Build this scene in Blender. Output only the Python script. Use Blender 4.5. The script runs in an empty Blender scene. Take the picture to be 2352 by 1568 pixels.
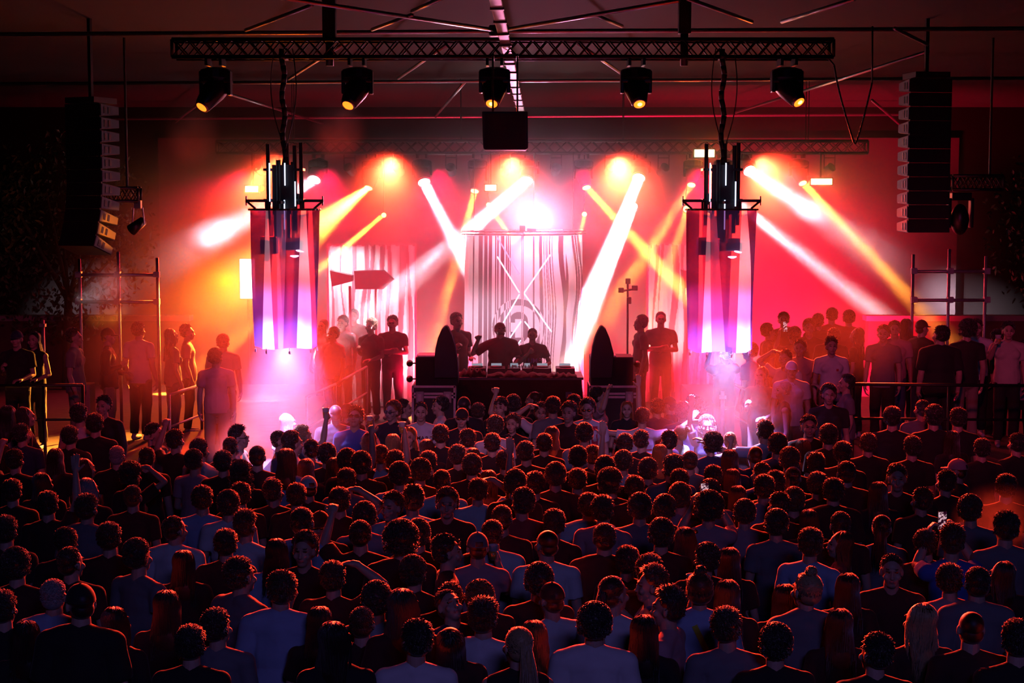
import bpy, bmesh, math, random
import numpy as np
from mathutils import Vector, Matrix, Euler
random.seed(7)
RS = np.random.RandomState(11)
sc = bpy.context.scene
COL = sc.collection
R = math.radians
# ---------------------------------------------------------------- camera, world, exposure
F = 3600.0
CAMZ = 4.4
TH = math.atan((784 - 467) / F)
cam_d = bpy.data.cameras.new('camera'); cam = bpy.data.objects.new('camera', cam_d); COL.objects.link(cam)
cam_d.sensor_width = 36.0; cam_d.lens = 36.0 * F / 2352
cam_d.clip_end = 200
cam.location = (0, 0, CAMZ); cam.rotation_euler = (math.pi / 2 - TH, 0, 0)
sc.camera = cam
w = bpy.data.worlds.new('world'); sc.world = w; w.use_nodes = True
w.node_tree.nodes['Background'].inputs[0].default_value = (0.9, 0.35, 0.5, 1)
w.node_tree.nodes['Background'].inputs[1].default_value = 0.003
sc.view_settings.view_transform = 'Standard'; sc.view_settings.look = 'None'
sc.view_settings.exposure = 0.0; sc.view_settings.gamma = 1.0
try: sc.view_settings.use_curve_mapping = False
except Exception: pass
cy = sc.cycles
cy.max_bounces = 4; cy.diffuse_bounces = 0; cy.glossy_bounces = 1; cy.transmission_bounces = 2
cy.volume_bounces = 0; cy.transparent_max_bounces = 8
cy.caustics_reflective = False; cy.caustics_refractive = False
cy.use_denoising = True; cy.volume_step_rate = 1.0; cy.volume_max_steps = 48
cy.use_adaptive_sampling = True; cy.adaptive_threshold = 0.04
cy.sample_clamp_indirect = 2.0

def dirpx(px, py):
    x = (px - 1176) / F; y = (784 - py) / F
    return Vector((x, math.cos(TH) + y * math.sin(TH), -math.sin(TH) + y * math.cos(TH)))
def P(px, py, Y):
    d = dirpx(px, py); t = Y / d.y
    return Vector((d.x * t, Y, CAMZ + d.z * t))
def PZ(px, py, z):
    d = dirpx(px, py); t = (z - CAMZ) / d.z
    return Vector((d.x * t, d.y * t, z))

# ---------------------------------------------------------------- lights
def spot(name, a, b, col, e, deg, blend=0.3, size=0.08):
    l = bpy.data.lights.new(name, 'SPOT'); l.energy = e; l.color = col
    l.spot_size = R(deg); l.spot_blend = blend; l.shadow_soft_size = size
    o = bpy.data.objects.new(name, l); COL.objects.link(o)
    o.location = a; o.rotation_euler = (Vector(b) - Vector(a)).to_track_quat('-Z', 'Y').to_euler()
    return o
def area(name, a, b, col, e, sx, sy, spread=180):
    l = bpy.data.lights.new(name, 'AREA'); l.energy = e; l.color = col; l.shape = 'RECTANGLE'
    l.size = sx; l.size_y = sy; l.spread = R(spread)
    o = bpy.data.objects.new(name, l); COL.objects.link(o)
    o.location = a; o.rotation_euler = (Vector(b) - Vector(a)).to_track_quat('-Z', 'Y').to_euler()
    return o
WHITE = (1.0, 0.80, 0.95); AMBER = (1.0, 0.30, 0.03); RED = (1.0, 0.004, 0.045); VIO = (0.36, 0.25, 1.0)
BL = 29.2   # depth of the rear lamp row
# rear beams: kind, lens pixel, aim pixel, aim depth, strength, spread, lens diameter
BEAMS = [
 ('w', 975, 418, 1110, 680, 30.4, 1.5, 7, .20), ('w', 1210, 414, 950, 640, 28.2, 0.9, 8, .20),
 ('w', 1466, 408, 1335, 735, 28.3, 1.6, 7, .20), ('w', 1456, 474, 1330, 790, 27.4, .5, 6, .12),
 ('w', 725, 412, 440, 565, 31.6, 1.1, 13, .22), ('w', 1718, 392, 1890, 500, 30.5, 1.0, 13, .22),
 ('w', 1668, 448, 2062, 752, 30.5, .8, 6, .20),
 ('a', 848, 431, 730, 520, 27.5, 1.6, 16, .12), ('a', 882, 494, 790, 570, 28.8, .45, 6, .08),
 ('a', 1091, 438, 1066, 530, 28.8, .5, 6, .12), ('a', 1346, 430, 1440, 530, 28.5, .6, 7, .12),
 ('a', 1342, 492, 1328, 560, 28.8, .25, 6, .08), ('a', 1586, 424, 1480, 590, 28.4, .3, 10, .12),
 ('a', 1576, 480, 1540, 600, 28.8, .2, 14, .12), ('a', 1840, 420, 2110, 705, 28.0, .55, 7, .14),
 ('a', 1122, 470, 1190, 570, 28.8, .3, 6, .08),
]
BW, BA = 200.0, 150.0
for k, px, py, tx, ty, td, e, dg, dia in BEAMS:
    a = P(px, py, BL); b = P(tx, ty, td); d = (b - a).normalized()
    l = area('beam_light', a + Vector((0, -.19, 0)) + d * 0.05, b, WHITE if k == 'w' else AMBER, e * (BW if k == 'w' else BA), dia, dia, dg)
    l.data.shape = 'DISK'
# ---------------------------------------------------------------- washes
for px, e in ((560, 500), (760, 700), (1010, 900), (1340, 900), (1600, 800), (1800, 800)):
    a = P(px, 395, BL - 0.3)
    spot('wash_light', a, a + Vector((0.02 * (px - 1176) / 12, -3.2, -4.2)), RED, e, 100, 0.6, 0.15)
for px, e, c in ((640, 420, RED), (1000, 300, RED), (1400, 300, RED), (1760, 1300, RED), (1930, 700, RED)):
    a = P(px, 900, 27.5)
    area('backdrop_fill_light', a, a + Vector((0.1 * (px - 1176) / 300, 3.0, 1.5)), c, e, 1.0, 0.3, 90)  # unseen red floods added to brighten the backdrop
# amber panel lamps on the rear truss
PANELS = [(578, 434, 28, 13, 160), (1127, 431, 24, 12, 60), (1618, 352, 44, 16, 170), (1887, 417, 46, 13, 150)]
for px, py, _w, _h, e in PANELS:
    a = P(px, py, BL - 0.45)
    spot('panel_light', a, a + Vector((0, -4, -1.5)), (1.0, 0.12, 0.0), e * .5, 150, 1.0, 0.1)
# strong centre lamp pointing at the audience
spot('centre_light', P(1228, 500, BL - 0.4), (0.4, 12.0, 3.2), (1.0, 0.20, 0.45), 520, 120, 1.0, 0.12)
spot('centre_light', P(1228, 500, BL - 0.4), (0.4, 12.0, 3.2), (1.0, 0.30, 0.62), 700, 60, 1.0, 0.12)
# amber floor light far behind the tubes
spot('amber_floor_light', P(520, 640, 29.5), P(480, 680, 27), (1.0, 0.15, 0.0), 800, 95, 1.0, 0.2)
spot('curtain_light', P(1225, 580, 28.9), P(1190, 860, 28.6), (1.0, 0.72, 0.95), 500, 120, 0.9, 0.1)
# front truss heads: dim orange light over the crowd
FH = [(495, 156, 470, 247), (821, 156, 803, 243), (1136, 148, 1130, 239), (1461, 152, 1466, 240), (1808, 146, 1829, 236)]
for cx, cyy, lx, ly in FH:
    a = P(lx, ly, 19.75)
    spot('head_light', a, a + Vector(((lx - cx) * 0.03, -5.5, -4.4)), (1.0, 0.035, 0.012), 160, 105, 0.8, 0.10)
for px, e in ((640, 4000), (900, 14000), (1176, 13000), (1420, 16000), (1750, 17000)):
    a = P(px, 372, 27.4)
    spot('crowd_back_light', a, Vector((a.x * .8, 12.0, 1.4)), (1.0, 0.040, 0.012), e * 2.5, 34, 0.9, 0.12)  # added rim spots in mid-air ahead of the rear truss, no fixtures
spot('haze_cone_light', P(468, 250, 19.9), P(432, 340, 20.1), (1, 0.02, 0.03), 160, 36, 0.5, 0.05)
spot('haze_cone_light', P(801, 246, 19.9), P(770, 330, 20.2), (1, 0.02, 0.05), 90, 50, 0.5, 0.05)
spot('haze_cone_light', P(1130, 240, 19.8), P(1110, 330, 20.6), (1, 0.02, 0.03), 40, 80, 0.8, 0.05)
# unseen fill added behind the camera to lift the audience
area('audience_fill_light', (2.0, -3.0, 8.5), (0.3, 13, 1.2), (0.26, 0.20, 0.85), 170, 3.0, 1.0)

for fx, fe, fc in ((-3.0, 1300, (.75, .28, .85)), (-.6, 1900, (.9, .25, .6)), (2.0, 1900, (.85, .28, .75))):
    spot('front_fill_light', (fx * .3, 3.0, 7.2), (fx, 20.3, 1.35), fc, fe, 9.5, .9, .3)  # unseen fill spots added for the people nearest the stage
spot('platform_fill_light', (1.5, 6.0, 7.2), (6.2, 21.5, 2.0), (1, .05, .16), 1500, 22, .9, .3)  # added fill, no visible lamp, one spot for each side platform
spot('platform_fill_light', (-1.5, 6.0, 7.2), (-6.0, 21.5, 2.1), (1, .04, .09), 800, 22, .9, .3)
spot('array_light', P(345, 560, 21.0), P(262, 530, 22.0), (1, .22, 0), 120, 26, .5, .05)
# ---------------------------------------------------------------- materials
MATS = {}
def mat(name, col=(0.5, 0.5, 0.5), rough=0.6, metal=0.0, emit=None, es=0.0, noise=0.0, nscale=20.0, sheen=0.0, bump=0.0, trans=0.0, spec=0.5):
    if name in MATS: return MATS[name]
    m = bpy.data.materials.new(name); m.use_nodes = True; MATS[name] = m
    nt = m.node_tree; b = nt.nodes['Principled BSDF']
    b.inputs['Base Color'].default_value = (*col, 1); b.inputs['Roughness'].default_value = rough
    b.inputs['Metallic'].default_value = metal
    b.inputs['Specular IOR Level'].default_value = spec
    if sheen: b.inputs['Sheen Weight'].default_value = sheen; b.inputs['Sheen Roughness'].default_value = 0.4
    if emit: b.inputs['Emission Color'].default_value = (*emit, 1); b.inputs['Emission Strength'].default_value = es
    if noise or bump:
        tc = nt.nodes.new('ShaderNodeTexCoord'); n = nt.nodes.new('ShaderNodeTexNoise'); n.inputs['Scale'].default_value = nscale
        n.inputs['Detail'].default_value = 2.0
        nt.links.new(tc.outputs['Object'], n.inputs['Vector'])
        if noise:
            mx = nt.nodes.new('ShaderNodeMix'); mx.data_type = 'RGBA'
            mx.inputs['A'].default_value = (*[c * (1 - noise) for c in col], 1); mx.inputs['B'].default_value = (*[min(1, c * (1 + noise)) for c in col], 1)
            nt.links.new(n.outputs['Fac'], mx.inputs['Factor']); nt.links.new(mx.outputs['Result'], b.inputs['Base Color'])
        if bump:
            bp = nt.nodes.new('ShaderNodeBump'); bp.inputs['Strength'].default_value = bump; bp.inputs['Distance'].default_value = 0.02
            nt.links.new(n.outputs['Fac'], bp.inputs['Height']); nt.links.new(bp.outputs['Normal'], b.inputs['Normal'])
    return m
def cloth_mat(name, col, through, clear, tint=(1, 1, 1)):
    """sheer stage cloth: diffuse + translucent, partly see-through weave"""
    if name in MATS: return MATS[name]
    m = bpy.data.materials.new(name); m.use_nodes = True; MATS[name] = m
    nt = m.node_tree; nt.nodes.remove(nt.nodes['Principled BSDF']); out = nt.nodes['Material Output']
    d = nt.nodes.new('ShaderNodeBsdfDiffuse'); d.inputs[0].default_value = (*col, 1)
    t = nt.nodes.new('ShaderNodeBsdfTranslucent'); t.inputs[0].default_value = (*col, 1)
    c = nt.nodes.new('ShaderNodeBsdfTransparent'); c.inputs[0].default_value = (*tint, 1)
    a = nt.nodes.new('ShaderNodeMixShader'); a.inputs[0].default_value = through
    b = nt.nodes.new('ShaderNodeMixShader'); b.inputs[0].default_value = clear
    L = nt.links.new
    L(d.outputs[0], a.inputs[1]); L(t.outputs[0], a.inputs[2]); L(a.outputs[0], b.inputs[1]); L(c.outputs[0], b.inputs[2]); L(b.outputs[0], out.inputs[0])
    return m
M_BLACK = mat('black_paint', (0.012, 0.012, 0.013), 0.5, noise=0.3, nscale=8)
M_BLACKP = mat('black_plastic', (0.02, 0.02, 0.022), 0.35)
M_ALU = mat('aluminium_tube', (0.55, 0.55, 0.57), 0.35, 0.9, noise=0.15, nscale=30)
M_DALU = mat('dark_aluminium', (0.10, 0.10, 0.10), 0.5, 0.7, noise=0.3, nscale=30)
M_STEEL = mat('galvanised_steel', (0.42, 0.42, 0.43), 0.45, 0.6, noise=0.25, nscale=25)
M_FLOOR = mat('worn_concrete', (0.10, 0.095, 0.09), 0.85, noise=0.4, nscale=3, bump=0.4)
M_DECK = mat('stage_deck_plywood', (0.16, 0.13, 0.12), 0.6, noise=0.3, nscale=6)
M_ROOF = mat('tent_membrane', (0.017, 0.011, 0.010), 0.9, noise=0.3, nscale=1.2)
M_BACK = mat('backdrop_cloth', (0.03, 0.02, 0.022), 0.95, noise=0.15, nscale=1.5)
M_WALL = mat('site_wall_plaster', (0.16, 0.07, 0.05), 0.9, noise=0.3, nscale=4)
M_CAP = mat('wall_coping', (0.5, 0.3, 0.28), 0.8)
M_WHITECLOTH = cloth_mat('pale_sheer_cloth', (0.92, 0.9, 0.95), 0.55, 0.12)
M_DARKCLOTH = cloth_mat('mauve_sheer_cloth', (0.11, 0.035, 0.085), 0.45, 0.30)
M_TUBEW = cloth_mat('tube_white_cloth', (0.80, 0.78, 0.88), 0.7, 0.12, (.6, .4, .6))
M_TUBED = cloth_mat('tube_violet_cloth', (0.13, 0.08, 0.26), 0.6, 0.55, (.42, .16, .34))
M_TUBEM = cloth_mat('tube_lilac_cloth', (0.30, 0.22, 0.50), 0.65, 0.4, (.5, .25, .45))
M_LENSW = mat('white_lens', (1, 1, 1), 0.3, emit=(1, 0.92, 1), es=30)
M_LENSWC = mat('centre_white_lens', (1, 1, 1), 0.3, emit=(1, 0.92, 1), es=120)
M_LENSA = mat('amber_lens', (1, 0.7, 0.3), 0.3, emit=(1, 0.55, 0.12), es=9)
M_LENSO = mat('orange_lens', (1, 0.4, 0.1), 0.3, emit=(1, 0.16, 0.01), es=3.0)
M_LENSOH = mat('orange_lens_core', (1, 0.6, 0.2), 0.3, emit=(1, 0.45, 0.05), es=14.0)
M_PANEL = mat('amber_led_panel', (1, 0.8, 0.5), 0.4, emit=(1, 0.75, 0.3), es=12)
M_LEDT = mat('led_tube', (0.8, 0.85, 1), 0.3, emit=(0.62, 0.70, 1), es=2.2)
M_LEDT2 = mat('dim_led_tube', (0.8, 0.85, 1), 0.3, emit=(0.5, 0.5, 1), es=0.9)
M_CABLE = mat('black_rubber', (0.015, 0.015, 0.015), 0.6)
M_CASE = mat('flight_case_board', (0.018, 0.016, 0.018), 0.45)
M_GRAYPLATE = mat('speaker_side_plate', (0.34, 0.30, 0.33), 0.6)
M_LEAF = mat('dark_leaf', (0.05, 0.06, 0.025), 0.5)
M_BARK = mat('tree_bark', (0.08, 0.05, 0.035), 0.9)

# ---------------------------------------------------------------- mesh helpers
class MB:
    def __init__(s): s.v = []; s.f = []; s.m = []; s.mi = 0
    def add(s, vs, fs):
        b = len(s.v); s.v.extend([tuple(x) for x in vs]); s.f.extend([tuple(b + i for i in f) for f in fs]); s.m.extend([s.mi] * len(fs)); return s
    def box(s, c, d, rot=None, taper=1.0):
        hx, hy, hz = d[0] / 2, d[1] / 2, d[2] / 2
        vs = [Vector((x * hx * (taper if z > 0 else 1), y * hy * (taper if z > 0 else 1), z * hz)) for z in (-1, 1) for y in (-1, 1) for x in (-1, 1)]
        if rot is not None: vs = [rot @ v for v in vs]
        c = Vector(c); vs = [v + c for v in vs]
        return s.add(vs, [(0, 2, 3, 1), (4, 5, 7, 6), (0, 1, 5, 4), (2, 6, 7, 3), (0, 4, 6, 2), (1, 3, 7, 5)])
    def cyl(s, a, b, r, r2=None, n=8, cap=True):
        a = Vector(a); b = Vector(b); r2 = r if r2 is None else r2
        q = (b - a).to_track_quat('Z', 'Y')
        vs = []
        for p, rr in ((a, r), (b, r2)):
            for i in range(n):
                t = 2 * math.pi * i / n; vs.append(p + q @ Vector((rr * math.cos(t), rr * math.sin(t), 0)))
        fs = [(i, (i + 1) % n, n + (i + 1) % n, n + i) for i in range(n)]
        if cap: fs += [tuple(range(n - 1, -1, -1)), tuple(range(n, 2 * n))]
        return s.add(vs, fs)
    def path(s, pts, r, n=6):
        for a, b in zip(pts[:-1], pts[1:]):
            if (Vector(a) - Vector(b)).length > 1e-5: s.cyl(a, b, r, n=n)
        return s
    def prism(s, pts, d):
        """extrude a closed outline (3D points) by vector d"""
        n = len(pts); d = Vector(d); vs = [Vector(p) for p in pts] + [Vector(p) + d for p in pts]
        return s.add(vs, [tuple(range(n - 1, -1, -1)), tuple(range(n, 2 * n))] + [(i, (i + 1) % n, n + (i + 1) % n, n + i) for i in range(n)])
    def lathe(s, prof, c=(0, 0, 0), n=16, rot=None):
        vs = []
        for r, z in prof:
            for i in range(n):
                t = 2 * math.pi * i / n; v = Vector((r * math.cos(t), r * math.sin(t), z)); vs.append((rot @ v if rot is not None else v) + Vector(c))
        k = len(prof); fs = [(j * n + i, j * n + (i + 1) % n, (j + 1) * n + (i + 1) % n, (j + 1) * n + i) for j in range(k - 1) for i in range(n)]
        fs += [tuple(range(n - 1, -1, -1)), tuple(range((k - 1) * n, k * n))]
        return s.add(vs, fs)
    def ell(s, c, r, rot=None, nu=16, nv=10):
        vs = [Vector((0, 0, -1))]
        for j in range(1, nv):
            p = math.pi * j / nv - math.pi / 2
            for i in range(nu):
                t = 2 * math.pi * i / nu; vs.append(Vector((math.cos(p) * math.cos(t), math.cos(p) * math.sin(t), math.sin(p))))
        vs.append(Vector((0, 0, 1)))
        vs = [Vector((v.x * r[0], v.y * r[1], v.z * r[2])) for v in vs]
        if rot is not None: vs = [rot @ v for v in vs]
        c = Vector(c); vs = [v + c for v in vs]
        fs = [(0, 1 + (i + 1) % nu, 1 + i) for i in range(nu)]
        for j in range(nv - 2):
            for i in range(nu):
                a = 1 + j * nu; fs.append((a + i, a + (i + 1) % nu, a + nu + (i + 1) % nu, a + nu + i))
        a = 1 + (nv - 2) * nu
        fs += [(a + i, a + (i + 1) % nu, len(vs) - 1) for i in range(nu)]
        return s.add(vs, fs)
    def mesh(s, name, mats, smooth=False):
        me = bpy.data.meshes.new(name); me.from_pydata(s.v, [], s.f)
        for m in (mats if isinstance(mats, (list, tuple)) else [mats]): me.materials.append(m)
        me.polygons.foreach_set('material_index', s.m)
        me.polygons.foreach_set('use_smooth', [smooth] * len(me.polygons)); me.update()
        return me
    def build(s, name, mats, parent=None, smooth=False, bevel=0):
        o = bpy.data.objects.new(name, s.mesh(name, mats, smooth)); COL.objects.link(o)
        if parent is not None: o.parent = parent
        if bevel:
            md = o.modifiers.new('bevel', 'BEVEL'); md.width = bevel; md.segments = 2; md.limit_method = 'ANGLE'
        return o
def tag(o, label=None, cat=None, group=None, kind=None):
    if label: o['label'] = label
    if cat: o['category'] = cat
    if group: o['group'] = group
    if kind: o['kind'] = kind
    return o
def empty(name, loc=(0, 0, 0), rz=0):
    o = bpy.data.objects.new(name, None); COL.objects.link(o); o.location = loc; o.rotation_euler = (0, 0, rz); return o
def copy_tree(o, parent=None):
    c = o.copy(); COL.objects.link(c)
    if parent is not None: c.parent = parent
    for ch in list(o.children): copy_tree(ch, c)
    return c
def struct(o): o['kind'] = 'structure'; return o

# ---------------------------------------------------------------- setting
struct(MB().box((0, 17, -0.1), (40, 46, 0.2)).build('floor', M_FLOOR))
struct(MB().box((0, 28.4, 0.275), (6.3, 11.2, 0.55)).build('stage_floor', M_DECK))
struct(MB().box((-7.4, 24.6, 0.5), (8.4, 9.6, 1.0)).build('platform_floor', M_DECK))
struct(MB().box((7.4, 24.6, 0.5), (8.4, 9.6, 1.0)).build('platform_floor', M_DECK))
struct(MB().box((1.0, 33.95, 2.9), (17.2, 0.12, 5.8)).build('wall_back', M_BACK))
struct(MB().box((0, 34.2, 3.75), (34.0, 0.15, 7.5)).build('wall_rear_masking', mat('black_masking', (.006, .005, .005), 1.0, spec=0.0)))  # black sheet added so the surround of the backdrop stays dark
cp = [(-14, 4.0, 7.5), (-14, 20, 7.06), (-14, 34.3, 6.46), (-14, 34.3, 6.52), (-14, 20, 7.12), (-14, 4.0, 7.56)]
struct(MB().prism(cp, (28, 0, 0)).build('ceiling', M_ROOF))
b = MB(); b.box((-8.6, 29.5, 1.1), (5.0, 0.25, 2.2)); b.mi = 1; b.box((-8.6, 29.5, 2.25), (5.1, 0.34, 0.10)); struct(b.build('wall_left', [M_WALL, M_CAP]))
b = MB(); b.box((9.4, 29.5, 1.1), (5.4, 0.25, 2.2)); b.mi = 1; b.box((9.4, 29.5, 2.25), (5.5, 0.34, 0.10)); struct(b.build('wall_right', [M_WALL, M_CAP]))

# ---------------------------------------------------------------- haze
def haze_mat(name, dens, fall):
    """fall(sep_xyz_outputs) -> list of factor sockets"""
    m = bpy.data.materials.new(name); m.use_nodes = True; nt = m.node_tree; nt.nodes.remove(nt.nodes['Principled BSDF']); L = nt.links.new
    v = nt.nodes.new('ShaderNodeVolumeScatter'); v.inputs['Anisotropy'].default_value = 0.35
    def nd(t, **k):
        n = nt.nodes.new(t)
        for a_, b_ in k.items(): setattr(n, a_, b_)
        return n
    tc = nd('ShaderNodeTexCoord'); sp = nd('ShaderNodeSeparateXYZ'); L(tc.outputs['Object'], sp.inputs[0])
    def ramp(src, lo, hi, a_, b_):
        n = nd('ShaderNodeMapRange', interpolation_type='SMOOTHSTEP'); n.inputs['From Min'].default_value = lo; n.inputs['From Max'].default_value = hi
        n.inputs['To Min'].default_value = a_; n.inputs['To Max'].default_value = b_; L(src, n.inputs['Value']); return n.outputs[0]
    def mul(a_, b_):
        n = nd('ShaderNodeMath', operation='MULTIPLY'); L(a_, n.inputs[0])
        if isinstance(b_, float): n.inputs[1].default_value = b_
        else: L(b_, n.inputs[1])
        return n.outputs[0]
    ns = nd('ShaderNodeTexNoise'); ns.inputs['Scale'].default_value = .55 if fall else 1.6; ns.inputs['Detail'].default_value = 2.5; L(tc.outputs['Object'], ns.inputs['Vector'])
    if fall:
        dn = mul(ramp(sp.outputs[0], -7.8, -5.0, 0.04, 1.0), ramp(sp.outputs[0], 5.6, 8.4, 1.0, 0.06))
        dn = mul(dn, ramp(sp.outputs[2], 4.3, 5.9, 1.0, 0.12)); dn = mul(dn, ramp(sp.outputs[1], 24.6, 27.0, 0.1, 1.0)); dn = mul(dn, ramp(ns.outputs[0], 0.32, 0.68, 0.55, 1.5))
    else:
        ln = nd('ShaderNodeVectorMath', operation='LENGTH'); L(tc.outputs['Object'], ln.inputs[0])
        dn = mul(ramp(ln.outputs['Value'], .35, 1.0, 1.0, 0.0), ramp(ns.outputs[0], 0.35, 0.65, 0.5, 1.5))
    L(mul(dn, dens), v.inputs['Density']); L(v.outputs[0], nt.nodes['Material Output'].inputs['Volume']); return m
hz = MB().box((0, 29.1, 3.4), (19, 9.4, 6.6)).build('stage_haze', haze_mat('haze', 0.14, True))
tag(hz, 'thin theatrical haze filling the air over the stage', 'haze', kind='stuff')
def puff(c, r, dens, lab):
    o = MB().ell((0, 0, 0), (1, 1, 1), nu=20, nv=12).build('smoke_cloud', haze_mat('smoke', dens, False)); o.location = c; o.scale = r; tag(o, lab, 'smoke', kind='stuff')
puff(P(655, 895, 19.2), (1.25, 1.2, 1.45), .12, 'violet-lit smoke under the first hanging fabric lamp')
puff(P(1650, 890, 19.2), (1.2, 1.2, 1.3), .08, 'violet-lit smoke under the second hanging fabric lamp')
puff(P(440, 300, 20.0), (.42, .4, .55), .16, 'red smoke lit by the first front moving head')
puff(P(775, 290, 20.0), (.42, .4, .5), .12, 'red smoke lit by the second front moving head')
puff(P(238, 668, 22.8), (.5, .4, .62), .5, 'pale grey smoke before the scaffold frame')
puff(P(540, 1015, 18.4), (.45, .4, .35), .5, 'blue-white smoke behind the man in profile')
puff(P(2295, 1205, 14.2), (.48, .35, .42), .22, 'pink smoke over the large person in the grey shirt')
puff(P(500, 527, 31.1), (.85, .6, .55), .5, 'bright white smoke where the beam passes the first fabric lamp')
puff(P(1862, 480, 30.1), (.75, .5, .45), .35, 'bright white smoke in the flaring beam beside the second fabric lamp')
puff(P(770, 497, 28.6), (.42, .4, .5), .35, 'yellow smoke in the amber beam beside the first fabric lamp')
puff(P(430, 800, 20.4), (1.9, .8, 1.25), .17, 'red and orange smoke drifting over the side platform')
spot('side_red_light', P(600, 392, 28.9), P(430, 830, 20.5), (1, .045, .01), 9000, 32, .9, .1)  # added spot without a fixture, reddens the platform smoke
spot('work_light', P(140, 700, 22.6), P(240, 665, 22.8), (.9, .85, .95), 60, 38, 1, .1)
puff(P(1960, 800, 21.3), (2.2, .8, 1.0), .05, 'thin red smoke over the crowded platform')

# ---------------------------------------------------------------- roof steelwork
def on_plane(px, py, z): return PZ(px, py, z)
def rod(name, a, b, r, label, group=None, m=M_ALU, zz=6.9):
    o = MB().cyl(on_plane(*a, zz), on_plane(*b, zz), r, n=8).build(name, m, smooth=True)
    return tag(o, label, 'rod', group)
def lerp(a, b, t): return a + (b - a) * t
# roof: cross purlins, ridge beam, bracing
def roof_z(Y): return 6.66 - 0.0385 * max(0.0, Y - 20)     # the canopy frame falls gently to the back
def PR(px, py):
    """the point of the canopy frame seen at this place"""
    d = dirpx(px, py); lo, hi = 8.0, 33.5
    for _ in range(40):
        Y = (lo + hi) / 2; z = CAMZ + d.z / d.y * Y
        if z < roof_z(Y): lo = Y
        else: hi = Y
    Y = lo; return Vector((d.x / d.y * Y, Y, CAMZ + d.z / d.y * Y))
for py, lab in ((72, 'long roof purlin crossing just above the black lighting truss'), (186, 'roof purlin crossing level with the front moving heads'), (268, 'thin far roof purlin above the rear lamp row')):
    a, b_ = PR(1176, py), None
    Y = a.y; o = MB().cyl((-9, Y, a.z - 0.05), (9, Y, a.z + 0.05), 0.028, n=8).build('roof_purlin', M_ALU, smooth=True); tag(o, lab, 'beam')
o = MB(); p0 = Vector((-0.30, 12.0, 6.7)); p1 = P(1197, 258, 28.0); d = (p1 - p0)
o.box((p0 + p1) / 2, (0.13, d.length, 0.05), d.to_track_quat('Y', 'Z').to_matrix())
rb = o.build('ridge_beam', mat('pink_lit_aluminium', (0.75, 0.62, 0.66), 0.45, 0.3), bevel=0.01); tag(rb, 'pale ridge beam running towards the stage under the canopy', 'beam')  # pinkish light on the beam is put into its metal colour
o = MB(); q = d.to_track_quat('Y', 'Z').to_matrix()
for i in range(18): o.box(p0 + d * ((i + 0.5) / 18) + Vector((0, 0, -0.03)), (0.15, 0.05, 0.03), q)
o.build('splice_plate', M_STEEL, rb)
RODS = [((1143, 70), (640, -6), 'brace tube rising from the roof hub toward the first dark hoist mast'),
        ((1150, 70), (1560, 1), 'bright brace tube rising from the roof hub toward the dark hoist on the lamp-side'),
        ((1580, -3), (1727, 50), 'short red-lit brace tube beside the dark hoist mast'),
        ((565, 69), (716, 12), 'violet-lit brace tube above the second moving head'), ((664, 181), (796, 96), 'brace tube crossing the truss above the hanging fabric lamp'),
        ((915, 180), (1032, 98), 'thin brace tube behind the truss near the middle lamp'), ((947, 26), (1012, -3), 'short brace stub at the top edge near the hub'),
        ((855, 68), (946, 34), 'short red brace tube just behind the hub brace'), ((1365, 34), (1428, 60), 'short violet brace tube right above the fourth moving head'),
        ((1328, 100), (1432, 172), 'brace tube running from truss down to the fourth moving head'), ((1796, 50), (1962, -2), 'thick dark red brace tube at the top near the last lamp'),
        ((2055, 65), (2130, 102), 'red brace tube above the tall black speaker array'), ((1690, 258), (2132, 118), 'long sloping brace tube behind the last moving head'),
        ((524, 215), (742, 284), 'long red brace tube behind the hanging lamp pole'), ((1000, 268), (1068, 188), 'faint brace tube under the truss beside the middle lamp'),
        ((2003, 230), (2085, 302), 'red brace tube ending at the tall black speaker array'), ((400, 282), (470, 228), 'faint brace tube behind the first moving head')]
LABFIX = {1: 'bright brace tube rising from the roof hub to the second dark hoist mast', 8: 'short violet brace tube behind the fourth moving head, at the picture top'}
for i, (a, c, lab) in enumerate(RODS):
    A, B = PR(*a), PR(*c)
    o = MB().cyl(A, B, 0.026, n=8).build('roof_brace', M_ALU, smooth=True); tag(o, LABFIX.get(i, lab), 'brace')
hb = PR(1146, 72); o = MB().box(hb, (0.26, 0.26, 0.14)).build('roof_hub', M_STEEL, bevel=0.02); tag(o, 'steel roof hub where the brace tubes meet the ridge', 'bracket')

def truss(name, x0, x1, Y, z0, z1, lab, m=M_BLACK, dep=0.28, n=26):
    t = empty(name, ((x0 + x1) / 2, Y, z0)); tag(t, lab, 'truss')
    off = Vector(t.location)
    b = MB()
    for yy in (-dep / 2, dep / 2):
        for zz in (z0, z1): b.cyl(Vector((x0, Y + yy, zz)) - off, Vector((x1, Y + yy, zz)) - off, 0.026, n=8)
    b.build('chord', m, t, smooth=True)
    b = MB(); st = (x1 - x0) / n
    for k in range(n):
        xa = x0 + k * st; xb = xa + st
        for yy in (-dep / 2, dep / 2):
            za, zb = (z0, z1) if k % 2 else (z1, z0)
            b.cyl(Vector((xa, Y + yy, za)) - off, Vector((xb, Y + yy, zb)) - off, 0.010, n=6)
            b.cyl(Vector((xa, Y + yy, zb)) - off, Vector((xb, Y + yy, za)) - off, 0.010, n=6)
        for zz in (z0, z1): b.cyl(Vector((xa, Y - dep / 2, zz)) - off, Vector((xb, Y + dep / 2, zz)) - off, 0.009, n=6)
    for xx in (x0, x1):
        for yy in (-dep / 2, dep / 2): b.cyl(Vector((xx, Y + yy, z0)) - off, Vector((xx, Y + yy, z1)) - off, 0.02, n=6)
    b.build('bracing', m, t, smooth=True)
    return t
TY = 20.0
tz0 = P(1176, 133, TY).z; tz1 = P(1176, 93, TY).z
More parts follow.
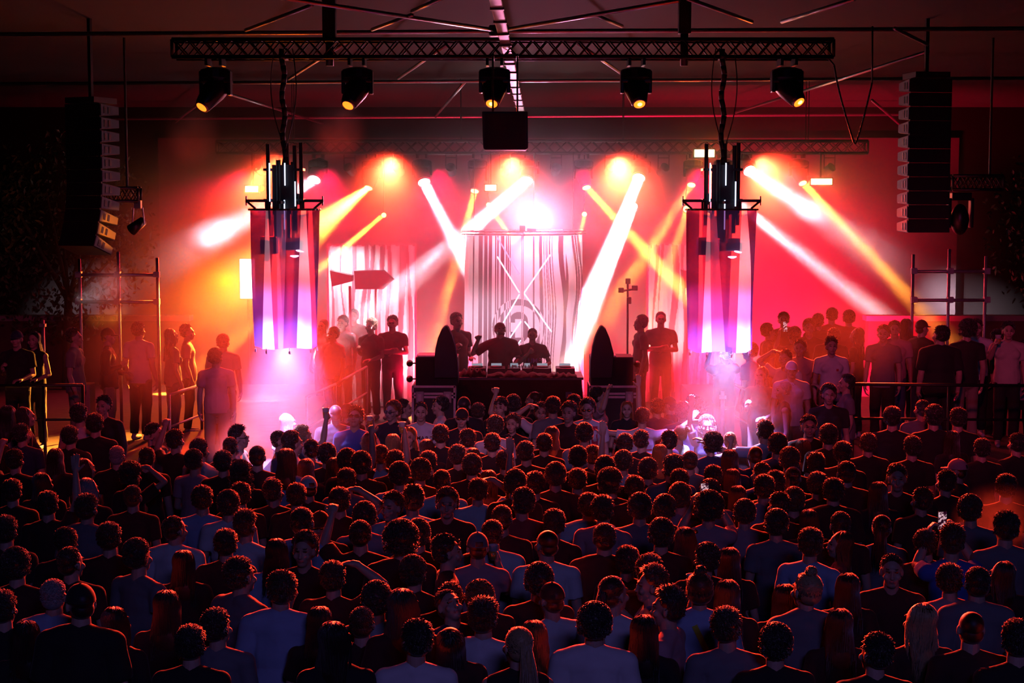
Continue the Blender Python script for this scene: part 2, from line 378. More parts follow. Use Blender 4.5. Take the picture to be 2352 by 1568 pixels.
truss('lighting_truss', P(400, 100, TY).x, P(1910, 100, TY).x, TY, tz0, tz1, 'long black lighting truss carrying the five front moving heads', n=44)
rz0 = P(1176, 352, BL).z; rz1 = P(1176, 324, BL).z
truss('rear_truss', P(500, 330, BL).x, P(1990, 330, BL).x, BL, rz0, rz1, 'rear lighting truss over the backline lamps in red haze', M_DALU, n=52)
rt_ = [o for o in bpy.data.objects if o.get('label', '').startswith('rear lighting truss')][0]
for xx in (-4.6, -1.5, 1.5, 4.9):
    for yy in (-.14, .14): MB().cyl((xx, yy, rz1 - rz0), (xx, yy, 7.5 - rz0), .008, n=6).build('hanging_cable', M_DALU, rt_)
# hoist masts holding the front truss
for x0, x1, y1, lab in ((742, 772, 96, 'black hoist mast on the truss beside the second moving head'), (1558, 1586, 78, 'black hoist mast on the truss between the last two moving heads')):
    a = P(x0, y1, TY); c = P(x1, y1, TY)
    o = MB().box(((a.x + c.x) / 2, TY, (a.z + 7.5) / 2), (c.x - a.x, 0.16, 7.5 - a.z)).build('hoist_mast', M_BLACK, bevel=0.01); tag(o, lab, 'mast')
    MB().cyl(((a.x + c.x) / 2, TY, a.z), ((a.x + c.x) / 2, TY, tz0 - 0.1), 0.05, n=10).build('chain_hoist', M_BLACK, o, smooth=True)

# ---------------------------------------------------------------- moving heads
def moving_head(name, cx, cy_, lx, ly, Y, S, lens_m, lab, truss_z, group=None, core=False, ls=1.0):
    """base on the truss, yoke arms, head tilted to its aim, lens"""
    c = P(cx, cy_, Y); l = P(lx, ly, Y)
    t = empty(name, (c.x, Y, truss_z)); tag(t, lab, 'stage light', group)
    o = Vector(t.location); top = truss_z - 0.03
    for sx in (-0.09, 0.09): MB().box((sx * S, 0, -0.05 * S), (0.035 * S, 0.32, 0.10 * S)).build('clamp', M_BLACKP, t)
    bz = -0.20 * S
    b = MB(); b.lathe([(0.10 * S, bz + 0.08 * S), (0.19 * S, bz + 0.05 * S), (0.20 * S, bz - 0.05 * S), (0.13 * S, bz - 0.09 * S)], n=16); b.build('base', M_BLACKP, t, smooth=False)
    hz_ = (l.z - o.z) * 0.62                                        # pivot of the head
    b = MB()
    for sx in (-1, 1):
        b.box((sx * 0.175 * S, 0, (bz - 0.05 * S + hz_) / 2), (0.045 * S, 0.16 * S, abs(hz_ - bz) + 0.12 * S))
    b.box((0, 0, bz - 0.09 * S), (0.38 * S, 0.18 * S, 0.05 * S)); b.build('yoke', M_BLACKP, t, bevel=0.012 * S)
    piv = Vector((0, 0, hz_)); tip = Vector((l.x - o.x, -0.17 * S, l.z - o.z))
    d = (tip - piv); ln = d.length; q = d.to_track_quat('Z', 'Y').to_matrix()
    b = MB(); b.lathe([(0.05 * S, -0.22 * S), (0.13 * S, -0.20 * S), (0.155 * S, -0.08 * S), (0.15 * S, 0.06 * S), (0.105 * S * max(1, ls * .85), ln - 0.03), (0.085 * S * max(1, ls * .92), ln)], piv, 18, q)
    h = b.build('head', M_BLACKP, t, smooth=True)
    b = MB(); b.lathe([(0.072 * S * ls, ln - 0.01), (0.072 * S * ls, ln + 0.012), (0.03 * S * ls, ln + 0.022)], piv, 18, q); b.build('lens', lens_m, h, smooth=True)
    if core: b = MB(); b.ell(piv + q @ Vector((0, 0.012, ln + 0.024)), (0.03 * S, 0.03 * S, 0.012), q); b.build('lamp_core', M_LENSOH, h, smooth=True)
    b = MB(); b.lathe([(0.085 * S * ls, ln - 0.02), (0.092 * S * ls, ln + 0.008), (0.074 * S * ls, ln + 0.01)], piv, 18, q); b.build('bezel', mat('warm_grey_bezel', (0.35, 0.3, 0.3), 0.3, 0.8), h, smooth=True)  # warm grey metal ring round the lens
    return t
FL = ['first front moving head from the speaker with orange-lit boxes, casting a red cone', 'front moving head with orange lens beside the second hoist mast',
      'middle front moving head glaring orange above the hanging speaker box', 'front moving head with round orange lens, next after the middle one', 'last front moving head nearest the tall black speaker array']
FL[1] = 'second front moving head, orange lens, beside the black hoist mast'
for i, (cx, cyy, lx, ly) in enumerate(FH):
    moving_head('moving_head', cx, cyy, lx, ly, TY, 1.0, M_LENSO, FL[i], tz0, 'front truss moving heads', core=i in (2, 3, 4))
BH = [('w', 725, 412, 440, 565, 'rear lamp throwing a white beam past the hanging fabric lamp'), ('w', 975, 418, 1110, 680, 'rear lamp whose white beam slants down to the curtain ring, amber lamp side'),
      ('w', 1210, 414, 950, 640, 'rear lamp above the curtain with a wide white beam crossing behind it'), ('w', 1466, 408, 1335, 735, 'rear lamp whose white beam falls onto the shark-fin speaker side'),
      ('w', 1718, 392, 1890, 500, 'rear lamp with a flaring white beam beside the second fabric lamp'), ('w', 1668, 448, 2062, 752, 'rear lamp hidden behind the second fabric lamp, long pink-white beam'),
      ('a', 848, 431, 730, 520, 'orange-lit rear lamp with a yellow beam toward the fabric lamp'), ('a', 1091, 438, 1066, 530, 'rear lamp with short amber beam beside the small amber panel'),
      ('a', 1346, 430, 1440, 530, 'rear lamp with amber beam past the curtain top'), ('a', 1586, 424, 1480, 590, 'amber rear lamp under the double amber panel'),
      ('a', 1840, 420, 2110, 705, 'rear lamp with round yellow lens beside the wide amber panel')]
for k, lx, ly, tx, ty, lab in BH:
    sgn = 1 if tx > lx else -1
    moving_head('rear_moving_head', lx - sgn * 6, ly - 34, lx, ly, BL, 0.92, M_LENSW if k == 'w' else M_LENSA, lab, rz0, 'rear truss moving heads', ls=1.65 if k == 'w' else 1.1)
# small beam lamps on the stage floor rack behind (second rows)
for k, px, py, r, lab in (('a', 882, 494, .045, 'small amber pin lamp low behind the striped side panel'), ('a', 1342, 492, .045, 'small amber pin lamp over the curtain ring end'),
                       ('a', 1576, 480, .06, 'small yellow lamp at the top corner of the second fabric lamp'), ('w', 1456, 474, .06, 'small white lamp inside the falling white beam'), ('a', 1122, 470, .04, 'small amber lamp above the curtain ring')):
    c = P(px, py, BL); o = MB(); o.cyl((0, 0, 0), (0, 0, rz0 - c.z), 0.012); o.cyl((0, 0.12, 0), (0, -0.04, 0), r * 1.15, n=14); o.box((0, 0, rz0 - c.z - .01), (.03, .34, .03))
    o = o.build('pin_lamp', M_BLACKP); o.location = c; tag(o, lab, 'stage light'); MB().cyl((0, -0.04, 0), (0, -0.06, 0), r, n=14).build('lens', M_LENSW if k == 'w' else M_LENSA, o)
# big centre blinder
c = P(1228, 500, BL - 0.3)
t = empty('blinder_light', c); tag(t, 'round white blinder blazing above the curtain ring', 'stage light')
o = MB(); o.cyl((0, 0.2, 0), (0, 0, 0), 0.14, 0.2, n=24); o.cyl((0, 0.1, 0.12), (0, 0.1, rz0 - c.z), 0.02); o.box((0, .3, rz0 - c.z - .01), (.04, .4, .03)); o.build('housing', M_BLACKP, t)
o = MB(); o.lathe([(0.17, 0), (0.17, 0.02), (0.06, 0.04)], n=24, rot=Matrix.Rotation(R(90), 3, 'X')); o.build('lens', M_LENSWC, t, smooth=True)
# amber panels
for i, (px, py, pw, ph, e) in enumerate(PANELS):
    lab = ['amber strobe panel past the fabric lamp, beside a round lamp', 'small pale amber panel behind the curtain ring', 'double amber panel half hidden by the pipes of the second fabric lamp', 'wide amber panel in the orange glow, farthest along the rear truss'][i]
    s = F / BL; c = P(px, py, BL - 0.4); t = empty('strobe_panel', c); tag(t, lab, 'stage light', 'amber strobe panels')
    o = MB(); o.box((0, 0.08, 0), (pw / s + 0.05, 0.12, ph / s + 0.05)); o.box((0, 0.1, (rz0 - c.z) / 2), (0.03, 0.03, rz0 - c.z)); o.box((0, .35, rz0 - c.z - .01), (.03, .52, .03)); o.build('housing', M_BLACKP, t)
    o = MB(); o.box((0, 0, 0), (pw / s, 0.04, ph / s)); o.build('lamp_face', M_PANEL, t)
c = P(601, 433, BL - 0.2); o = MB(); o.cyl((0, 0.1, 0), (0, 0, 0), 0.06, n=16); o.cyl((0, 0.1, 0), (0, 0.1, rz0 - c.z), 0.015); o.box((0, .2, rz0 - c.z - .01), (.03, .34, .03)); o = o.build('round_lamp', M_BLACKP); o.location = c
tag(o, 'round amber lamp right next to the amber strobe panel', 'stage light'); MB().cyl((0, 0, 0), (0, -0.02, 0), 0.055, n=16).build('lens', M_LENSO, o)
# unlit par cans on the rear truss
for i, px in enumerate((596, 803, 915, 1036, 1160, 1277, 1402, 1524, 1905)):
    c = P(px, 388, BL - 0.1); t = empty('par_can', (c.x, c.y, rz0))
    nm = ['beside the hanging fabric lamp', 'glowing orange, beside the orange-lit moving head', 'next after the orange-lit moving head', 'just past the slanting white beam', 'before the lamp above the curtain', 'just past the lamp above the curtain', 'between two amber beams over the curtain', 'before the double amber panel', 'above the wide amber panel'][i]
    tag(t, 'unlit round par can on the rear truss, ' + nm, 'stage light', 'unlit par cans')
    dz = c.z - rz0
    o = MB(); o.cyl((-0.10, 0, 0), (-0.10, 0, dz), 0.01); o.cyl((0.10, 0, 0), (0.10, 0, dz), 0.01); o.cyl((-0.1, 0, dz * 0.3), (0.1, 0, dz * 0.3), 0.01); o.box((0, .08, -.01), (.22, .34, .02)); o.build('yoke', M_DALU, t)
    o = MB(); o.lathe([(0.05, -0.16), (0.08, -0.14), (0.085, 0.05), (0.09, 0.07)], (0, 0, dz), 16, Euler((R(60), 0, R((i - 4) * 9))).to_matrix()); o.build('can', M_DALU, t, smooth=True)
# hanging centre speaker
a = P(1107, 256, 19.2); c = P(1213, 344, 19.2)
t = empty('hanging_speaker', ((a.x + c.x) / 2, 19.2, (a.z + c.z) / 2)); tag(t, 'black speaker box hung under the middle moving head', 'speaker')
hx = (c.x - a.x) / 2; hh = (a.z - c.z) / 2
MB().prism([(-hx, 0, hh), (hx * .98, 0, hh), (hx, 0, -hh * .9), (hx * .9, 0, -hh), (-hx * .88, 0, -hh), (-hx * .95, 0, -hh * .9)], (0, 0.45, 0)).build('cabinet', mat('speaker_black', (0.05, 0.04, 0.045), 0.55), t, bevel=0.01)
MB().box((0, -0.012, 0), (hx * 1.75, 0.02, hh * 1.8)).build('grille', mat('speaker_grille', (0.03, 0.025, 0.03), 0.7, bump=0.3, nscale=120), t)
for xx in (-.15, .15): MB().cyl((xx, .2, hh), (xx, .2, tz0 - .02 - t.location.z), 0.012).box((xx, .52, tz0 - .02 - t.location.z), (.03, .66, .03)).build('hanging_bar', M_BLACK, t)

# ---------------------------------------------------------------- line arrays
def line_array(cx_px, top_px, bot_px, Y, n, yaw, sgn, lab, plate, bend=2.2):
    s = F / Y; top = P(cx_px, top_px, Y); H = (bot_px - top_px) / s; h = H / n
    t = empty('line_array', top, yaw); tag(t, lab, 'speaker array')
    pos = Vector((0, 0, 0)); pitch = 0.0
    for k in range(n):
        rot = Matrix.Rotation(-pitch, 3, 'X')
        # local: front at -Y, wedge cabinet
        D = 0.42; fh = h * 0.98; bh = h * 0.62; W = 0.60
        outline = [(-W / 2, 0, 0), (-W / 2, 0, -fh), (-W / 2, D, -fh * 0.5 - bh / 2), (-W / 2, D, -fh * 0.5 + bh / 2)]
        c = MB().prism([rot @ Vector(p) + pos for p in outline], rot @ Vector((W, 0, 0))).build('cabinet', M_BLACK, t)
        sx = sgn * (W / 2 + 0.004)
        pl = MB(); pl.prism([rot @ Vector(p) + pos for p in [(sx, 0.015, -0.012), (sx, 0.015, -fh + 0.012), (sx, D - 0.02, -fh * 0.5 - bh * .42), (sx, D - 0.02, -fh * 0.5 + bh * .42)]], rot @ Vector((sgn * 0.012, 0, 0)))
        side = pl.build('side_plate', plate, c)
        sl = MB()
        for yy in (0.10, 0.19): sl.box(rot @ Vector((sx + sgn * 0.014, yy, -fh * 0.5)) + pos, (0.006, 0.045, fh * 0.5), rot)
        sl.build('vent_slot', M_BLACK, side)
        pos = pos + rot @ Vector((0, 0, -h)); pitch = R(bend * max(0, k - n * 0.35) ** 1.15 * 0.9)
    MB().box((0, 0.2, 0.05), (0.5, 0.5, 0.08)).box((0, 0.2, (7.5 - top.z) / 2 + .05), (0.05, 0.05, 7.5 - top.z - .1)).build('fly_bar', M_BLACK, t)
    return t
line_array(188, 238, 566, 22.0, 11, R(-24), 1, 'curved black speaker array with orange-lit lowest boxes', M_GRAYPLATE, 4.0)
line_array(2140, 180, 530, 22.0, 11, R(7), -1, 'tall straight black speaker array with red-lit edges, over the crowded platform', M_GRAYPLATE, 0.5)
# short side trusses with lamp
for (x0, y0, x1, y1, Y, lab, dn) in ((258, 432, 320, 462, 24.0, 'short red-lit truss stub beside the orange-lit speaker array', 1), (2184, 404, 2240, 436, 24.0, 'short dark truss stub behind the tall black speaker array', 0)):
    a = P(x0, y1, Y); c = P(x1, y0, Y)
    t = truss('side_truss', a.x - (0.35 if dn else 0), c.x + (0 if dn else 0.4), Y, a.z, c.z, lab, M_DALU, 0.2, 6)
    MB().cyl((0.2, 0, c.z - a.z), (0.2, 0, 7.5 - a.z), 0.02).build('drop_pipe', M_DALU, t)
c = P(318, 520, 24.0); rz_ = P(318, 462, 24).z
t = empty('hanging_lamp', (c.x, 24, rz_)); tag(t, 'small hanging lamp with red-lit yoke under the short truss', 'stage light')
MB().box((0, 0, -0.05), (0.1, 0.1, 0.12)).cyl((-0.07, 0, -.1), (-0.09, 0, -.36), 0.012).cyl((0.07, 0, -.1), (0.09, 0, -.36), 0.012).build('yoke', M_ALU, t)
MB().cyl((0.05, 0.1, -.3), (-.1, -.05, -.44), 0.07, 0.09, n=14).build('can', M_BLACKP, t, smooth=True)
c = P(2205, 480, 24.0); t = empty('dark_moving_head', (c.x, 24, P(2205, 436, 24).z)); tag(t, 'unlit moving head hanging beside the tall black speaker array', 'stage light')
b = MB(); b.box((0, 0, -.1), (.3, .2, .12)); b.box((-.17, 0, -.35), (.05, .14, .45)); b.box((.17, 0, -.35), (.05, .14, .45)); b.build('yoke', M_BLACKP, t, bevel=.01)
MB().ell((0, 0, -.45), (.14, .14, .24)).build('head', M_BLACKP, t, smooth=True)

# ---------------------------------------------------------------- hanging fabric lamps
def strips_surface(mb, zt, zb, rt, rb, cols, nz=14, fold=0.0, ph=0.0, squash=1.0):
    """cols: (angle_top, angle_bottom, material) boundaries, closed round"""
    n = len(cols)
    for i in range(n):
        a0, b0, mi = cols[i]; a1, b1, _ = cols[(i + 1) % n]
        if i == n - 1: a1 += 2 * math.pi; b1 += 2 * math.pi
        sub = max(1, int(round((a1 - a0) / R(6)))); mb.mi = mi; vs = []; fs = []
        for j in range(nz + 1):
            v = j / nz
            for k in range(sub + 1):
                u = k / sub; an = lerp(lerp(a0, a1, u), lerp(b0, b1, u), v ** 1.0)
                r = lerp(rt, rb, v) * (1 + fold * v * math.sin(an * 9 + ph)) + 0.012 * math.sin(an * 5 + v * 3 + ph)
                vs.append((r * math.sin(an), -r * math.cos(an) * squash, lerp(zt, zb, v) + (0.012 * math.sin(an * 4 + ph) if j == nz else 0)))
        for j in range(nz):
            for k in range(sub): a = j * (sub + 1) + k; fs.append((a, a + 1, a + sub + 2, a + sub + 1))
        mb.add(vs, fs)
def asn(u): return math.asin(max(-1, min(1, 2 * u - 1)))
def fabric_lamp(cxp, Y, strips_t, lab, ph, rim_y, bot_y, wt, wb, energy):
    s = F / Y; top = P(cxp, rim_y, Y); hgt = (bot_y - rim_y) / s; rt = wt / s / 2; rb = wb / s / 2
    t = empty('fabric_lamp', top); tag(t, lab, 'hanging lamp', 'hanging fabric lamps')
    bounds = []
    for (ut, ub, mi) in strips_t: bounds.append((asn(ut), asn(ub), mi))
    bounds[0] = (-math.pi / 2, -math.pi / 2, bounds[0][2])
    back = [(math.pi - b[0], math.pi - b[1], None) for b in reversed(bounds[1:])]
    mats_f = [b[2] for b in bounds]
    allb = bounds + [(math.pi / 2, math.pi / 2, 0)]
    for k, b_ in enumerate(back): allb.append((b_[0], b_[1], mats_f[len(mats_f) - 2 - k]))
    mb = MB(); strips_surface(mb, 0, -hgt, rt, rb, allb, 16, 0.02, ph)
    mb.build('fabric_shade', [M_TUBED, M_TUBEW, M_TUBEM], t, smooth=True)
    rim = MB(); pts = [(rt * 1.04 * math.sin(a), -rt * 1.04 * math.cos(a), 0.0) for a in np.linspace(0, 2 * math.pi, 33)]; rim.path(pts, 0.014); rim.build('rim_hoop', M_BLACK, t, smooth=True)
    arms = MB()
    for sx in (-1, 1):
        arms.box((sx * rt * 0.72, 0.0, 0.11), (rt * 0.85, 0.05, 0.035)); arms.box((sx * rt * 1.12, 0, 0.11), (0.015, 0.05, 0.12))
        arms.cyl((sx * rt * 1.1, 0, 0.10), (sx * rt * 0.86, 0, 0.01), 0.014); arms.cyl((sx * rt * .55, 0, 0.1), (sx * rt * .55, 0, 0), 0.014)
        arms.box((0, sx * rt * 0.72, 0.09), (0.05, rt * 0.85, 0.035)); arms.box((sx * rt * .42, -.05, .13), (.03, .03, .14))
    arms.build('support_arm', M_BLACK, t)
    core = MB()
    for (x, y, z0, z1, r) in ((-0.20, -0.02, -0.2, 0.82, .026), (-0.13, 0.08, -0.35, .55, .022), (-0.06, -0.1, -.35, .62, .03), (0.03, 0.02, -.5, .83, .035), (.09, .1, -.4, .6, .022), (.145, -.08, -.3, .80, .026), (.21, 0.03, -.2, .84, .026), (0, .15, -.4, .6, .03)):
        core.cyl((x, y, z0), (x, y, z1), r, n=10)
    for z in (0.12, 0.5): core.box((0, 0, z), (.5, .22, .03))
    core.box((0, 0, .25), (.28, .2, .62)); core.build('pipe_cluster', M_BLACK, t, smooth=False)
    led = MB()
    for (x, y, z0, z1) in ((-0.165, -.14, .10, .58), (.02, -.16, -.25, .12), (.03, -.16, .3, .58), (.155, -.15, .04, .35)): led.cyl((x, y, z0), (x, y, z1), .008, n=6)
    led.build('led_strip', M_LEDT, t)
    dev = MB(); zz = -hgt * 0.26
    dev.box((-.20, 0.0, zz), (.20, .22, .22)); dev.box((.12, 0.02, zz + .02), (.30, .24, .16)); dev.cyl((0, 0, zz + .1), (0, 0, -.1), .03)
    dev.build('lamp_motor', M_BLACKP, t, bevel=.01)
    le = MB()
    le.lathe([(.05, zz - .125), (.055, zz - .135), (.02, zz - .15)], (.13, -.1, 0)); le.ell((.2, -.12, zz - .07), (.05, .02, .012), Matrix.Rotation(R(12), 3, 'Y')); le.build('lamp_lens', M_LENSW, t, smooth=True)
    w_ = MB()
    for k in range(8):
        a = 2 * math.pi * (k + .3) / 8; x, y = rb * math.sin(a), -rb * math.cos(a); w_.cyl((x, y, -hgt + .02), (x, y, -hgt - .035), .004); w_.box((x, y, -hgt - .045), (.02, .02, .04))
    w_.build('hem_weight', M_ALU, t)
    rp = MB(); pts = []
    ztop = tz0 + 0.1 - top.z
    for k in range(15): pts.append((0.02 * math.sin(k * 1.3), 0, lerp(.55, ztop, k / 14)))
    rp.path(pts, .034, 8); rp.box((0, .1, ztop - .1), (.08, .34, .05)); rp.build('cable_bundle', M_CABLE, t, smooth=True)
    for xs, zsg in ((-.10, 1), (.09, -1)):
        cb = MB(); pts = [(0.02 + xs * math.sin(math.pi * v) + (xs * 1.2 * v), -.05, lerp(.75, ztop, v) + .0 * zsg) for v in np.linspace(0, 1, 12)]
        cb.path(pts, .007, 5); cb.build('loose_cable', M_CABLE, t)
    spot('fabric_lamp_light', top + Vector((0.0, 0.0, zz - .2)), top + Vector((0, -0.12, -4)), VIO, energy * 5.5, 48, .55, .1)
    spot('fabric_lamp_light', top + Vector((0.0, -.05, -hgt * .93)), top + Vector((.1, -1.35, -hgt - 1.75)), (.62, .55, 1.0), energy * .55, 62, .7, .08)  # extra spot added at the hem, no fixture, lights the crowd below
    spot('fabric_lamp_light', top + Vector((0.0, 0.0, zz - .2)), top + Vector((0, 0, -4)), VIO, energy * .12, 110, 1.0, .1)
fabric_lamp(654, TY - 0.12, [(0, 0, 0), (.285, .17, 1), (.32, .38, 0), (.45, .44, 2), (.60, .52, 0), (.795, .735, 1), (.865, .94, 0)], 'hanging fabric lamp with violet wedges, before the first striped side panel', .4, 481, 795, 156, 142, 1100)
fabric_lamp(1657, TY - 0.12, [(0, 0, 0), (.245, .18, 1), (.28, .31, 2), (.36, .52, 0), (.735, .69, 1), (.82, .97, 0)], 'hanging fabric lamp with bright white wedges, near the crowded platform', 2.1, 481, 803, 158, 146, 1100)
# red light seeps onto the tubes from above is left to the heads

# looped cable from the truss by the last lamp
t = MB(); pts = []
A = P(1918, 135, TY); B = P(2003, 195, TY); 
for v in np.linspace(0, 1, 26):
    if v < .5: p = P(lerp(1916, 1963, v * 2), lerp(150, 333, (v * 2) ** .8), TY)
    else: p = P(lerp(1963, 2003, v * 2 - 1), lerp(333, 190, (v * 2 - 1) ** 1.25), TY)
    pts.append(p)
pts.append(PR(2003, 186) * .0 + P(2004, 60, TY)); t.path([P(1900, 131, TY - .14)] + pts, .012, 6)
o = t.build('cable_loop', M_CABLE, smooth=True); tag(o, 'black cable hanging in a loop beside the last moving head', 'cable')
# ---------------------------------------------------------------- striped curtain and side panels
def stripe_at(u, cols):
    c = 0
    for a, b_ in cols:
        if a <= u < b_: return 1
    return 0
def curtain():
    Y = 28.6; s = F / Y; c = P(1203, 539, Y); rt = (1337 - 1070) / 2 / s; hgt = 4.3
    z_top = c.z; z_bot = 0.56; H = z_top - z_bot
    t = empty('stage_curtain', (c.x, Y, z_bot)); tag(t, 'round striped sheer curtain with ringed emblem behind the two performers', 'curtain')
    dark = [(-1, .0), (.07, .085), (.118, .158), (.168, .195), (.205, .235), (.260, .268), (.276, .287), (.308, .335), (.350, .360), (.365, .373), (.381, .387), (.478, .483), (.491, .496), (.572, .586), (.625, .652), (.667, .673), (.688, .694), (.70, .705), (.717, .727), (.741, .748), (.804, .848), (.912, .930), (.936, .950), (.958, .978)]
    nu, nv = 420, 260; vs = []; fs = []; ms = []
    for j in range(nv + 1):
        v = j / nv
        for i in range(nu + 1):
            u = i / nu; an = lerp(-math.pi / 2, math.pi / 2, u)
            # even spacing in width: columns follow asin so cells look equal from the front
            x = 2 * u - 1; an = math.asin(max(-1, min(1, x)))
            r = rt * (1 + .04 * v) + .012 * math.sin(an * 31) * (0.3 + v)
            vs.append((r * math.sin(an), -r * math.cos(an), H * (1 - v)))
    for j in range(nv):
        v = (j + .5) / nv
        for i in range(nu):
            u = (i + .5) / nu; a = j * (nu + 1) + i
            w_ = 0.0
            if u > .6: w_ = .022 * math.sin(v * 9 + 1.0 + (u > .85) * 1.4) * min(1, (u - .6) * 5)
            d = stripe_at(u + w_, dark)
            X = (u - .5) * 2 * rt * s + 1203; Yp = 539 + v * H * s
            e1 = ((X - 1191) / 57) ** 2 + ((Yp - 742) / 64) ** 2; e2 = ((X - 1191) / 46.5) ** 2 + ((Yp - 742) / 50) ** 2
            if e1 < 1 and e2 > 1: d = 1 - d
            def stad(hx, y0, y1):
                yy = min(max(Yp, y0 + hx), y1 - hx); return ((X - 1191) / hx) ** 2 + ((Yp - yy) / hx) ** 2 < 1
            if stad(20, 707, 776) and not (abs(X - 1192.5) < 9.5 and 722 < Yp < 764) and not (X < 1192 and 731 < Yp < 752): d = 1 - d
            fs.append((a, a + nu + 1, a + nu + 2, a + 1)); ms.append(d)
    mb = MB(); mb.add(vs, fs); mb.m = ms; mb.build('curtain_cloth', [M_WHITECLOTH, M_DARKCLOTH], t, smooth=True)
    vs = [(rt * math.sin(a) * 1.0, rt * -math.cos(a), z) for z in (0, H) for a in np.linspace(math.pi / 2, 1.5 * math.pi, 25)]
    MB().add(vs, [(i, i + 1, i + 26, i + 25) for i in range(24)]).build('rear_cloth', M_WHITECLOTH, t, smooth=True)
    rg = MB(); R2 = 142 / s
    for rr, zz in ((R2, H + .02), (R2, H + .075), (R2 * .93, H + .02), (R2 * .93, H + .075)):
        rg.path([(rr * math.sin(a), -rr * math.cos(a), zz) for a in np.linspace(0, 2 * math.pi, 49)], .012, 6)
    rg.cyl((0, -R2 * .9, H + .02), (0, R2, H + .02), .02); rg.build('truss_ring', M_DALU, t, smooth=True)
    rg = MB()
    for x in (-.9, .9): rg.cyl((x, 0, H + .05), (x, 0, rz0 - z_bot), .008)
    rg.build('hanging_wire', M_DALU, t)
    b = MB(); b.box((-0.03, -R2 * .8, H + .13), (.1, .1, .1)); b.box((.13, -R2 * .8, H + .11), (.16, .08, .05)); b.build('clamp', M_BLACKP, t)
curtain()
def side_panel(x0, x1, y0, y1, Y, seed, lab):
    s = F / Y; a = P(x0, y0, Y); W = (x1 - x0) / s; H = a.z - .56
    t = empty('striped_panel', (a.x + W / 2, Y, .56)); tag(t, lab, 'panel')
    rs = np.random.RandomState(seed); cols = []; u = .03
    while u < .97:
        w0 = rs.uniform(.012, .06); cols.append((u, u + w0, rs.uniform(0, 6), rs.uniform(.01, .035))); u += w0 + rs.uniform(.02, .12)
    nu, nv = 130, 110; vs = [(lerp(-W / 2, W / 2, i / nu), .02 * math.sin(i * .5), lerp(H, 0, j / nv)) for j in range(nv + 1) for i in range(nu + 1)]
    fs, ms = [], []
    for j in range(nv):
        for i in range(nu):
            u = (i + .5) / nu; v = (j + .5) / nv; d = 0
            for (p, q, ph, am) in cols:
                o = am * math.sin(v * 7 + ph)
                if p + o <= u < q + o + .02 * math.sin(v * 4 + ph): d = 1
            a_ = j * (nu + 1) + i; fs.append((a_, a_ + nu + 1, a_ + nu + 2, a_ + 1)); ms.append(d)
    mb = MB(); mb.add(vs, fs); mb.m = ms; mb.build('panel_cloth', [M_WHITECLOTH, cloth_mat('rose_sheer_cloth', (.5, .22, .32), .5, .35)], t, smooth=True)
    MB().box((0, .03, H), (W + .04, .05, .05)).box((-W / 2, .04, H / 2), (.04, .04, H)).box((W / 2, .04, H / 2), (.04, .04, H)).build('panel_frame', M_STEEL, t)
side_panel(752, 953, 562, 905, 30.2, 5, 'pale striped cloth panel behind the guards, beside the first fabric lamp')
side_panel(1488, 1690, 560, 870, 30.2, 9, 'pale striped cloth panel behind the standing guard and the second fabric lamp')
spot('panel_back_light', P(800, 560, 31.0) , P(800, 700, 30.2), (1, .8, .9), 500, 120, 1, .1)
spot('panel_back_light', P(1515, 820, 31.2), P(1500, 700, 30.2), (1, .7, .6), 300, 120, 1, .1)
spot('panel_back_light', P(925, 850, 31.2), P(915, 760, 30.2), (1, .75, .85), 350, 120, 1, .1)
# LED window panel
a = P(551, 595, 30.5); c = P(586, 685, 30.5); o = MB().box(((a.x + c.x) / 2, 30.5, (a.z + c.z) / 2), (c.x - a.x, .06, a.z - c.z)).build('light_panel', mat('white_led_face', (1, 1, 1), emit=(1, .85, .8), es=5))
tag(o, 'upright white light panel glowing in the orange haze', 'stage light'); b = MB(); b.box(((a.x + c.x) / 2, 30.56, (a.z + c.z) / 2), (c.x - a.x + .05, .06, a.z - c.z + .05)); b.cyl(((a.x + c.x) / 2, 30.6, c.z), ((a.x + c.x) / 2, 30.6, 0), .03); b.build('panel_stand', M_BLACKP, o)
# crossed LED tubes behind the performers
def led(a, c, lab, m=M_LEDT, Y=27.35):
    A, B = P(*a, Y), P(*c, Y); o = MB().cyl(A, B, .011, n=8).build('led_tube', m, smooth=True); tag(o, lab, 'LED tube', 'crossed LED tubes')
led((1142, 589), (1193, 672), 'thin blue-white LED tube, upper arm of the cross rising toward the cap-wearing performer side'); led((1204, 674), (1267, 762), 'long thin LED tube falling away from the cross, past the second performer')
led((1264, 585), (1204, 672), 'thin LED tube, faint upper arm of the cross below the blinder'); led((1193, 676), (1156, 741), 'LED tube from the cross down to the cap')
led((1197, 738), (1171, 776), 'short bright LED tube beside the cap-wearing performer'); led((1205, 738), (1220, 757), 'short LED tube above the second performer')
led((1196, 781), (1188, 793), 'tiny LED tube end between the two performers'); led((1142, 545), (1193, 630), 'faint LED tube high inside the curtain', M_LEDT2)
TZ = .55
